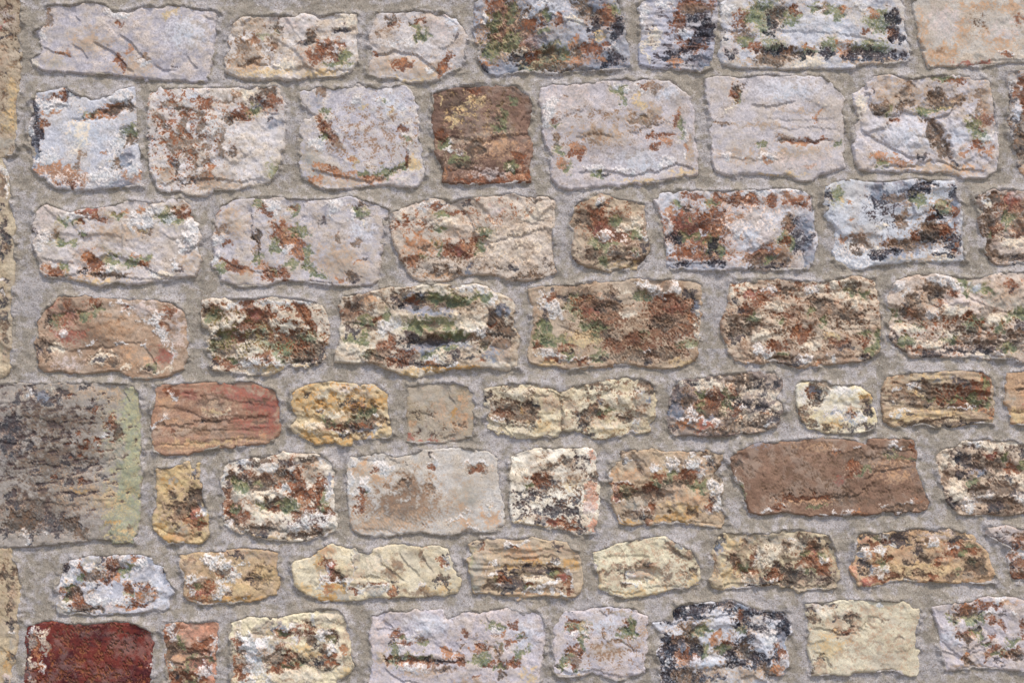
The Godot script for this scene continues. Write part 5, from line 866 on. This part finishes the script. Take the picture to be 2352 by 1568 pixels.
	stone("wide lilac stone with a green and rust fissure, fourth in the bottom course", 1, 3,
		"105 98 112 95 122 91 135 95 143 91 150 94 160 93 168 92 172 100 180 97 190 94 200 96 210 92 220 91 228 90 232 93 240 96 250 93 256 96 259 104 260 118 259 130 255 140 254 150 254 170 98 170 100 160 103 150 105 140 105 130 103 115 104 108",
		[201, 192, 207], [206, 191, 192], "s 4 11 0.14",
		"i- 155 104 20 10; i- 240 115 14 16; p- 112 118 10 16; t- 115 137 12 6; n- 112 135 8 5; g 211 105 5 4; g 220 108 3 2; w 215 111 5 4; m 213 116 3 1; o 222 113 3 2; g 150 121 6 3; m 150 118 4 1.5; r 128 116 6 4; w 138 117 4 3; w 127 119 4 2; g 133 117 3 2; r 133 122 8 1.5; w 132 124 5 1.5; k 122 119 2 2; w 146 113 3 3; g 124 129 4 6; g 124 137 6 4; w 129 130 2 4; g 140 135 18 3; m 142 137 16 2; g 152 136 7 4; k 155 136 4 3; r 140 138 12 2; r 152 141 6 2; w 138 144 9 3; w 150 144 5 2; o 132 141 3 1.5; o 171 129 5 3; o 174 133 3 2; o 183 132 4 3; w 180 131 3 1.5; r 172 138 16 1.5 -4; k 167 137 12 1.5; r 185 139 4 3; r 120 137 2 5; g 205 130 5 7 20; g 200 138 8 3; o 198 127 6 2; r 205 125 8 2; g 218 125 2 5; m 218 130 1.5 8; r 224 141 6 3; r 230 138 6 2; g 219 143 4 2; r 231 105 3 3; m 237 116 5 2; g 236 115 3 1.5; g 235 132 4 5; g 245 129 2 4; r 232 141 5 2; r 228 122 4 2; o 232 120 3 2; r 188 112 4 3 40; m 198 113 2 3; m 186 125 1.5 1.5; d- 165 146 16 3; t- 145 149 24 3; y- 246 152 8 8; d 220 150 3 3; r 197 152 4 1.5; p- 108 155 8 6; t- 195 158 20 4; k 170 147 8 1 -15; r 210 140 4 2",
		"L 5 112 97 118 103 126 109; L 3 104 108 115 107 126 110 140 108; L 6 120 134 140 133 170 137 188 135; L 4 114 142 120 148 130 154 150 158; L 3 208 95 210 102 214 106; L 3.5 216 123 220 135 222 146; L 3 168 92 172 101 180 99; H -4 148 138 24 4; H 3 170 110 40 12; L 3 160 122 170 126 185 130")
	stone("squarish lilac stone with three green chips, fifth in the bottom course", 2, 3,
		"50 93 60 93 72 92 82 90 90 89 100 90 112 91 118 94 123 98 124 110 124 125 123 138 122 148 112 150 105 153 95 155 85 152 75 148 60 152 45 152 41 148 41 138 40 128 39 120 42 115 39 110 43 104",
		[203, 195, 209], [207, 192, 192], "s 2.5 11 0.14",
		"i- 60 147 20 3; i- 85 105 20 8; p- 90 130 20 12; g 56 107 5 3; g 66 107 5 5; y 68 106 3 3; r 60 102 6 2; r 56 111 4 3; g 67 116 3 3; w 70 110 2 5; w 60 113 5 2; r 62 122 3 2; g 65 125 1.8 6; o 58 126 3 2; r 55 128 3 4; g 52 136 4 6 20; g 49 143 3 4; r 60 130 6 2; m 60 138 4 5; r 58 142 3 3; r 66 132 2 2; g 62 145 2 2; g 107 112 7 6; g 109 104 3 5; l 110 115 3 3; g 110 110 4 7; r 106 103 2 2; w 95 117 5 3; r 98 119 4 1; t- 88 128 20 10; n 100 95 9 1.5; k 45 142 4 1 40; m 90 94 2 1.5; m~ 95 128 22 14; m 85 115 2 1; w 56 114 3 3; t 50 151 8 1; k 52 154 7 1.5; y- 66 151 8 1; t- 120 115 3 14",
		"L 4 43 140 50 146 58 148; L 3 82 92 88 97 95 92; L 3 98 119 108 124 118 132; H -2.5 108 110 8 9; H -2 62 108 10 7; H -2 52 138 7 9; L 4 42 148 60 148 78 146 100 150; L 2 102 125 112 130 122 128")
	stone("white flint with thick black patches and black rims, sixth in the bottom course", 2, 3,
		"146 93 150 88 160 86 172 86 185 86 200 84 208 86 215 90 226 93 238 93 248 92 250 96 251 105 252 112 247 122 250 130 249 142 245 150 232 150 232 170 140 170 138 160 134 148 136 140 132 128 136 120 138 115 131 105 138 102 146 102",
		[208, 212, 228], [202, 202, 214], "r 5 10 0.04",
		"k 150 92 6 5; k 162 93 14 5 -8; w 160 91 3 2; k 178 88 12 2; k 196 88 10 4 15; k 218 93 18 4 5; b 208 88 8 4; k 240 94 10 4; b 232 90 8 2; k 146 99 8 3 -20; k 206 97 4 9 -30; k 212 105 8 4 30; r 205 96 2.5 6 -30; w 203 92 2 4; g 208 109 4 2; k 204 106 4 2; k 225 108 8 3 30; m 165 107 9 4 -20; g 168 111 9 4 -30; d 160 114 8 5 -40; g 178 109 5 2; r 152 120 9 4; m 150 117 5 3; k 160 126 9 6; b 158 124 4 3; d 165 122 6 4; g 175 129 5 5; k 168 130 5 5; r 155 132 7 4; r 163 136 8 3; o 158 137 4 2; o 186 115 3 6 20; o 183 120 3 3; o 196 116 3 2 -30; d 196 127 9 5; g 193 126 5 3; k 198 132 7 3; r 197 122 7 1.5; w 146 114 5 3; w 141 116 4 3; r 148 116 3 2; k 141 121 5 7; k 146 127 5 5; k 138 132 4 6; k 142 140 6 6; w 143 138 2 4; k 150 148 10 5; d 160 150 12 4; k 178 152 14 3; t 185 147 10 4; n 198 142 6 4; o 158 140 6 1.5; i 175 139 16 4; k 212 120 7 8 -20; d 215 128 8 10 -35; k 224 138 8 7 40; d 232 146 7 5; i 222 122 6 7 30; k 240 101 10 4; k 246 108 5 9; k 244 113 6 4; i 236 105 6 4; k 238 129 3 6; k 235 126 3 2; b 244 118 4 6; r 243 134 3 8; w 244 140 3 7; o 240 146 4 4; w 234 118 6 6; i 234 126 5 4; k 232 136 4 2; t 214 150 12 6; n 185 160 20 6; d 160 158 14 5; k 142 154 4 6; m 190 142 4 2; k 205 140 8 4",
		"H -6 162 126 14 9; H -5 168 110 14 4 -25; H -5 195 128 11 6; H -6 216 128 12 14 -30; H 4 185 100 30 8; H 4 176 139 20 5; L 5 140 106 160 102 180 98 205 96; L 5 168 146 185 145 200 138 215 140; H -6 150 150 16 10; L 5 222 112 235 112 250 108; H 4 160 92 16 4; H 4 225 92 22 3")
	stone("smooth pale yellow block with a ragged hollow at its upper left, near the end of the bottom course", 3, 3,
		"40 88 50 85 62 86 75 84 90 84 105 83 112 84 120 85 128 84 133 88 140 91 142 96 141 103 139 110 138 120 139 130 140 140 140 147 138 150 130 148 120 147 105 147 90 148 70 150 45 151 43 146 46 142 44 135 42 125 43 115 42 108 43 102 40 98",
		[222, 211, 180], [213, 199, 164], "r 2.4 11 0.1",
		"p- 52 88 14 6; t- 95 92 9 4; k 63 89 6 3; d~ 48 96 8 8; c 55 93 7 5; d 46 100 4 3; t- 68 102 16 7; c 74 95 6 3; d 80 98 5 3; k 78 97 3 1.5; k 67 101 2 1.5; m 74 111 9 3 -12; r 76 111 5 2 -12; d 68 113 3 2; k 70 114 4 1; d 82 104 2 4; k 51 136 7 2; d 55 131 4 1.5; k 57 135 2 2; t- 52 146 9 4; m- 52 140 6 4; t 120 116 5 2 -30; t 124 119 2 3; t 70 129 3 3; t 104 120 3 2; w 105 86 4 3; t 77 121 3 2; t 97 101 4 2; t 104 126 4 2; m 110 100 2 1; d 44 145 2 4; t~ 100 120 36 24; y- 60 125 14 10; k 45 92 3 2",
		"H -5 74 103 18 8; L 4 42 107 58 108 70 114 84 112 92 106 94 98; L 5 58 132 60 140 62 150; L 2.5 92 98 105 99 112 104; L 2 115 117 122 114 128 118; H 2 105 120 30 18; L 3 44 128 54 130 60 132")
	stone("lilac stone with a round rust and green knot, cut by the bottom right corner", 3, 3,
		"153 90 160 88 170 86 185 86 195 81 205 80 220 81 235 84 262 82 262 145 235 146 210 145 190 145 175 147 165 148 163 140 161 128 160 118 159 105 156 98",
		[202, 191, 202], [198, 182, 178], "s 5 11 0.12",
		"i- 170 115 12 10; u- 215 86 14 3; r 182 93 8 6; o 184 91 6 4; d 184 98 9 3; g 186 101 8 2.5; l 186 101 4 2; g 170 100 5 2 30; d 172 98 3 3; g 197 97 2.5 5; k 195 93 2 4; r 195 87 4 3; w 212 83 7 3; r 207 88 8 2; w 208 95 6 3; w 205 92 6 2; k 213 95 4 2 30; r 212 105 6 2 30; r 205 101 5 2 20; r 184 114 8 4; d 182 118 5 3; g 193 112 4 5; k 195 110 3 3; m 175 116 2 1; g 225 120 6 3; r 205 117 2 4 20; g 201 122 3 2; r 208 127 6 2 -20; r 203 133 5 2 -40; g 220 130 8 3 -15; g 210 131 5 2; r 225 128 6 2; r 222 133 6 2; d 228 132 7 3; m 184 137 2 5 -30; o 183 135 2 3; d 186 139 4 3; w 226 95 4 3 30; t- 190 143 22 3; r 233 104 2 5; r 233 115 2 4; m 204 96 3 1.5; k 212 139 8 1 30",
		"H -7 183 96 11 8; H -4 192 112 8 6; L 4 160 118 168 126 176 132 186 140; L 5 178 128 192 122 200 112 196 106 190 108; L 4 182 130 195 126 206 118; L 4 200 140 212 134 235 132; L 4 160 128 170 132 185 136 195 146; H -4 188 138 8 6 40; H 4 170 112 10 12")


func corner_blocks() -> void:
	stone("sandy dressed corner block with dark grains, top left edge", 0, 0,
		"-30 -8 18 -6 18 8 18 20 16 30 17 45 16 60 15 75 14 90 15 105 14 120 14 132 10 138 0 140 -30 140",
		[190, 168, 138], [176, 152, 124], "r 3 7 0.5",
		"p- 5 14 8 10; d~ 5 20 10 20; R 1 24 2 4; k 1 32 3 2; k 7 31 2 2; d 4 6 5 2; d~ 5 80 10 40; y- 10 85 5 20; y- 8 110 8 12; n 3 128 8 6; k 5 64 2 2; t- 2 50 6 14", "", "quoin")
	stone("tall ochre corner block with flaking black crust, left edge below the sandy block", 0, 1,
		"-30 -8 0 -10 5 0 9 15 10 25 8 30 12 40 11 60 12 75 11 100 10 125 10 140 9 175 6 184 0 187 -30 187",
		[200, 180, 146], [184, 162, 128], "r 4 7 0.2",
		"w 2 3 4 5; w 6 18 2 9; m 1 15 3 8; k 1 55 5 9; k 2 62 6 6; k 0 74 4 8; k 4 100 4 3; k 1 110 3 5; k 2 119 5 4; d 6 70 2 4; k 2 132 4 5; d 2 140 3 6; w 1 100 2 2; w 2 112 1.5 3; d 4 150 3 4; k 3 165 3 3; t- 5 165 5 8; n- 8 120 2 30; k 0 36 4 3", "H -2 1 60 6 16; H -2 2 122 5 14", "quoin")
	stone("great dark grey streaked corner block with an olive green right margin", 0, 2,
		"-30 42 0 43 20 43 50 43 75 42 100 42 118 44 124 50 125 65 124 80 125 100 125 115 125 125 124 140 124 152 122 165 122 170 118 184 100 184 85 182 60 184 35 187 0 188 -30 188",
		[172, 162, 154], [154, 144, 133], "s 3 10 0.3",
		"t- 60 50 60 6; l- 110 100 20 60; l 118 60 8 18; l 117 90 9 24; l 114 122 11 26; l 110 160 15 28; t- 100 55 8 9; y- 95 145 20 14; Y- 100 166 6 3; k- 6 90 22 40; d- 50 75 40 16; d- 50 108 44 22; d- 30 150 44 22; k- 40 165 50 14; t- 70 140 30 20; k~ 30 80 40 30; k~ 45 125 45 24; k~ 70 100 30 26; k 7 80 10 12; k 5 97 10 8; k 14 56 4 6; k 27 48 4 6; w 26 50 2 4; k 53 50 7 5; k 40 57 12 4; k 75 45 6 3; b 36 52 7 4; k 25 96 3 6; k 30 120 5 3; k 56 112 5 3; k 72 118 8 3; k 62 106 5 3; k 82 62 7 3; r 84 66 3 2; r 98 76 4 5; r 101 84 1.5 7; d 104 86 4 8; r 70 86 2 2; r 86 92 3 2; r 72 130 2 2; r 59 54 2 1; r 48 125 2 2; r~ 82 98 12 8; k 12 150 8 4; k 10 142 6 5; k 65 142 6 3; k 60 130 6 3; k 68 168 6 4; d 62 167 8 4; w 24 178 4 6; k 28 178 4 5; w 40 175 3 1.5; k 90 124 4 2; k 36 133 6 3; k 100 108 3 2; c 45 46 6 1; d 20 165 14 8; k 5 175 6 4; n 107 103 6 8; w 90 90 3 4; n- 95 110 8 14; k 50 175 8 4; d 70 176 6 5; Y- 70 138 5 3; d- 115 172 3 6; y- 108 178 12 5",
		"L 3 106 46 112 54 114 62; L 4 96 165 98 175 96 182; H 3 108 174 12 9; L 2.5 10 70 50 76 90 78; L 2.5 10 110 50 116 95 112; L 2 20 146 60 150 100 146; H 2 115 100 8 40; L 3 0 96 25 92 30 106", "quoin")
	stone("ochre dressed corner block with black flakes, bottom left edge", 0, 3,
		"-30 36 8 37 10 48 15 51 17 58 16 75 16 95 15 102 14 115 13 135 10 145 10 165 -30 165",
		[200, 176, 138], [184, 158, 120], "r 3.5 8 0.25",
		"t- 4 42 6 5; d~ 8 65 7 12; d 10 58 3 4; d 7 72 3 4; d 8 85 1.5 8; k 10 107 4 6; k 8 133 4 3; n 9 119 4 6; n 4 140 4 4; d 7 93 3 3; Y- 5 140 6 10; d 2 60 3 4; k 5 156 4 3; p- 8 152 6 5; t- 10 80 5 12; w 11 113 3 1.5", "L 3 0 100 8 104 14 100", "quoin")


func surface(colours: Texture2D, relief: Texture2D, depth: float, roughness: float) -> StandardMaterial3D:
	var m := StandardMaterial3D.new()
	m.albedo_texture = colours
	m.roughness = roughness
	m.metallic_specular = 0.35
	m.heightmap_enabled = true
	m.heightmap_texture = relief
	m.heightmap_scale = depth
	m.texture_repeat = false
	return m


func mesh_of(vertices: PackedVector3Array, normals: PackedVector3Array, uvs: PackedVector2Array, indices: PackedInt32Array, look: Material) -> ArrayMesh:
	var arrays := []
	arrays.resize(Mesh.ARRAY_MAX)
	arrays[Mesh.ARRAY_VERTEX] = vertices
	arrays[Mesh.ARRAY_NORMAL] = normals
	arrays[Mesh.ARRAY_TEX_UV] = uvs
	arrays[Mesh.ARRAY_INDEX] = indices
	var mesh := ArrayMesh.new()
	mesh.add_surface_from_arrays(Mesh.PRIMITIVE_TRIANGLES, arrays)
	mesh.surface_set_material(0, look)
	return mesh


func build_stones() -> void:
	var colours := Image.create(ATLAS, ATLAS, false, Image.FORMAT_RGB8)
	var relief := Image.create(ATLAS, ATLAS, false, Image.FORMAT_L8)
	for b in blocks:
		var tile := Image.create_from_data(b.wide, b.high, false, Image.FORMAT_RGB8, b.colours)
		colours.blit_rect(tile, Rect2i(0, 0, b.wide, b.high), Vector2i(b.atlas_x, b.atlas_y))
		var grain := Image.create_from_data(b.wide, b.high, false, Image.FORMAT_L8, b.grain)
		relief.blit_rect(grain, Rect2i(0, 0, b.wide, b.high), Vector2i(b.atlas_x, b.atlas_y))
	var look := surface(ImageTexture.create_from_image(colours), ImageTexture.create_from_image(relief), 0.05, 0.9)
	for b in blocks:
		var o := MeshInstance3D.new()
		o.name = numbered(b.called)
		o.mesh = mesh_of(b.vertices, b.normals, b.uvs, b.indices, look)
		o.position = b.centre
		o.set_meta("label", b.label)
		wall.add_child(o, true)
		b.node = o


var used := {}

func numbered(called: String) -> String:
	used[called] = used.get(called, -1) + 1
	return called if used[called] == 0 else "%s_%03d" % [called, used[called]]


# the mortar between the stones: one sheet, struck so that it slopes out from under each stone to the upper edge of the stone below
func build_mortar() -> void:
	var w := FW / 2
	var h := FH / 2
	nearness.resize(w * h)
	nearness.fill(-60.0)
	for b in blocks:
		var bw := (b.wide + 1) / 2
		var bh := (b.high + 1) / 2
		for y in bh:
			var at := (b.top / 2 + y) * w + b.left / 2
			for x in bw:
				if b.inside[y * bw + x] > nearness[at + x]:
					nearness[at + x] = b.inside[y * bw + x]
	var up := PackedFloat32Array()
	var slope := PackedFloat32Array()
	up.resize(w * h)
	slope.resize(w * h)
	for x in w:
		var run := 26.0
		for y in h:
			run = 0.0 if nearness[y * w + x] > 0.0 else minf(run + 2.0 * STEP, 70.0)
			up[y * w + x] = run
		run = 26.0
		for y in range(h - 1, -1, -1):
			run = 0.0 if nearness[y * w + x] > 0.0 else minf(run + 2.0 * STEP, 70.0)
			var u := up[y * w + x]
			slope[y * w + x] = 0.5 if u + run < 1.0 else u / (u + run)
	for pass_number in 2:
		var smooth := slope.duplicate()
		for y in range(2, h - 2):
			for x in range(2, w - 2):
				var i := y * w + x
				smooth[i] = (slope[i] * 2.0 + slope[i - 1] + slope[i + 1] + slope[i - 2] + slope[i + 2] + slope[i - w] + slope[i + w]) / 8.0
		slope = smooth
	var level := PackedFloat32Array()
	level.resize(w * h)
	for y in h:
		for x in w:
			var g := y * 2 * FW + x * 2
			var m := (mid[g] - 128) * 0.0156
			var f := (fine[g] - 128) * 0.0156
			var c := (broad[g] - 128) * 0.0156
			var smear := clampf((nearness[y * w + x] + 9.0) / 9.0, 0.0, 1.0) * clampf((slope[y * w + x] - 0.25) * 3.0, 0.0, 1.0) * clampf(0.7 + 0.9 * (broad[(g + 300 * FW) % (FW * FH)] - 128) * 0.0156, 0.0, 1.4)
			smear += 1.3 * clampf((nearness[y * w + x] + 10.0) / 10.0, 0.0, 1.0) * clampf(2.0 * (broad[(g + 900 * FW + 600) % (FW * FH)] - 128) * 0.0156 + 0.8 * (gentle[g] - 128) * 0.0156 - 0.45, 0.0, 1.0)
			level[y * w + x] = -3.6 + 8.8 * slope[y * w + x] + 3.6 * smear + 1.4 * c + 1.0 * (gentle[g] - 128) * 0.0156 + 0.15 * (layers[g] - 128) * 0.0156 + 0.25 * m + 0.14 * f
			level[y * w + x] -= maxf(0.0, nearness[y * w + x] - 4.0) * 2.0
	var vertices := PackedVector3Array()
	var normals := PackedVector3Array()
	var uvs := PackedVector2Array()
	var indices := PackedInt32Array()
	var number := PackedInt32Array()
	number.resize(w * h)
	number.fill(-1)
	for y in range(1, h - 1):
		for x in range(1, w - 1):
			var i := y * w + x
			if nearness[i] > 12.0:
				continue
			number[i] = vertices.size()
			vertices.append(Vector3((FX + x * 2.0 * STEP - MID_X) * 0.001, MID_HEIGHT - (FY + y * 2.0 * STEP - MID_Y) * 0.001, level[i] * 0.001))
			normals.append(Vector3(level[i - 1] - level[i + 1], level[i + w] - level[i - w], 4.0 * STEP).normalized())
			uvs.append(Vector2((x + 0.5) / w, (y + 0.5) / h))
	for y in range(1, h - 2):
		for x in range(1, w - 2):
			var i := y * w + x
			var p := number[i]
			var q := number[i + 1]
			var r := number[i + w]
			var s := number[i + w + 1]
			if p >= 0 and q >= 0 and r >= 0 and s >= 0:
				indices.append_array(PackedInt32Array([p, q, s, p, s, r]))
	var tw := FW * 3 / 4
	var th := FH * 3 / 4
	var tones := PackedByteArray()
	tones.resize(tw * th * 3)
	var relief := PackedByteArray()
	relief.resize(tw * th)
	for y in th:
		for x in tw:
			var g := (y * 4 / 3) * FW + x * 4 / 3
			var far := (g + 700 * FW + 351) % (FW * FH)
			var m := (mid[far] - 128) * 0.0156
			var f := (fine[far] - 128) * 0.0156
			var c := (broad[far] - 128) * 0.0156
			var q := (grit[far] - 128) * 0.0156
			var q2 := (grit[g] - 128) * 0.0156
			var s := (bedding[far] - 128) * 0.0156
			var t := clampf(0.5 + 0.8 * c + 0.5 * m + 0.08 * s, 0.0, 1.0)
			var tone := 1.0 + 0.06 * f + 0.09 * q + 0.025 * s + 0.04 * m
			var r0 := (161.0 + 18.0 * t) * tone
			var r1 := (152.0 + 21.0 * t) * tone
			var r2 := (140.0 + 32.0 * t) * tone
			var dark := 0.7 * q + 0.5 * f + 0.06 * s + 0.2 * m - 0.55
			if dark > 0.0:
				var k := minf(dark * 1.3, 0.66)
				r0 += (96.0 - r0) * k
				r1 += (82.0 - r1) * k
				r2 += (70.0 - r2) * k
			var spark := q2 + 0.3 * m - 1.6
			if spark > 0.0:
				var k := minf(spark * 3.0, 0.8)
				r0 += (235.0 - r0) * k
				r1 += (228.0 - r1) * k
				r2 += (220.0 - r2) * k
			var i := y * tw + x
			tones[i * 3] = clampi(int(r0), 8, 250)
			tones[i * 3 + 1] = clampi(int(r1), 8, 250)
			tones[i * 3 + 2] = clampi(int(r2), 8, 250)
			relief[i] = clampi(int(0.6 * grit[far] + 0.4 * fine[far]), 0, 255)
	var look := surface(ImageTexture.create_from_image(Image.create_from_data(tw, th, false, Image.FORMAT_RGB8, tones)), ImageTexture.create_from_image(Image.create_from_data(tw, th, false, Image.FORMAT_L8, relief)), 0.13, 0.95)
	var o := MeshInstance3D.new()
	o.name = "mortar"
	o.mesh = mesh_of(vertices, normals, uvs, indices, look)
	wall.add_child(o, true)


func build_ground() -> void:
	var n := FastNoiseLite.new()
	n.seed = 5
	n.frequency = 0.03
	n.fractal_octaves = 5
	var speckle := NoiseTexture2D.new()
	speckle.width = 256
	speckle.height = 256
	speckle.seamless = true
	speckle.noise = n
	var ramp := Gradient.new()
	ramp.set_color(0, Color(0.42, 0.41, 0.39))
	ramp.set_color(1, Color(0.60, 0.58, 0.55))
	speckle.color_ramp = ramp
	var m := StandardMaterial3D.new()
	m.albedo_texture = speckle
	m.uv1_triplanar = true
	m.uv1_world_triplanar = true
	m.uv1_scale = Vector3.ONE * 0.7
	m.roughness = 0.95
	var sheet := PlaneMesh.new()
	sheet.size = Vector2(300, 300)
	sheet.material = m
	var o := MeshInstance3D.new()
	o.name = "ground"
	o.mesh = sheet
	o.set_meta("kind", "structure")
	o.set_meta("label", "grey paved ground at the foot of the wall")
	add_child(o)


# the wall goes on past the picture: its solid core, and more courses of the same stones round the view
func build_surroundings() -> void:
	var core := BoxMesh.new()
	core.size = Vector3(5.0, 3.0, 0.45)
	var n := FastNoiseLite.new()
	n.seed = 8
	n.frequency = 0.02
	n.fractal_octaves = 5
	var blotch := NoiseTexture2D.new()
	blotch.width = 512
	blotch.height = 512
	blotch.seamless = true
	blotch.noise = n
	var ramp := Gradient.new()
	ramp.set_color(0, Color8(150, 138, 122))
	ramp.set_color(1, Color8(184, 176, 170))
	blotch.color_ramp = ramp
	var m := StandardMaterial3D.new()
	m.albedo_texture = blotch
	m.uv1_triplanar = true
	m.uv1_scale = Vector3.ONE * 2.0
	m.roughness = 0.95
	core.material = m
	var o := MeshInstance3D.new()
	o.name = "core"
	o.mesh = core
	o.position = Vector3(0.0, 1.5, -0.2345)
	wall.add_child(o, true)
	for b in blocks:
		var at := b.centre
		var px := MID_X + at.x * 1000.0
		var py := MID_Y - (at.y - MID_HEIGHT) * 1000.0
		if b.called == "quoin":
			continue
		if px < 900.0:
			again(b, Vector3(2.405, 0.0, 0.0))
		if px > 1750.0:
			again(b, Vector3(-2.53, 0.0, 0.0))
		if py > 1190.0:
			again(b, Vector3(0.0, 1.66, 0.0))
		if py < 640.0:
			again(b, Vector3(0.0, -1.645, 0.0))


func again(b: Block, by: Vector3) -> void:
	var o: MeshInstance3D = b.node.duplicate()
	o.name = numbered(b.called)
	o.position += by
	o.remove_meta("label")
	wall.add_child(o, true)
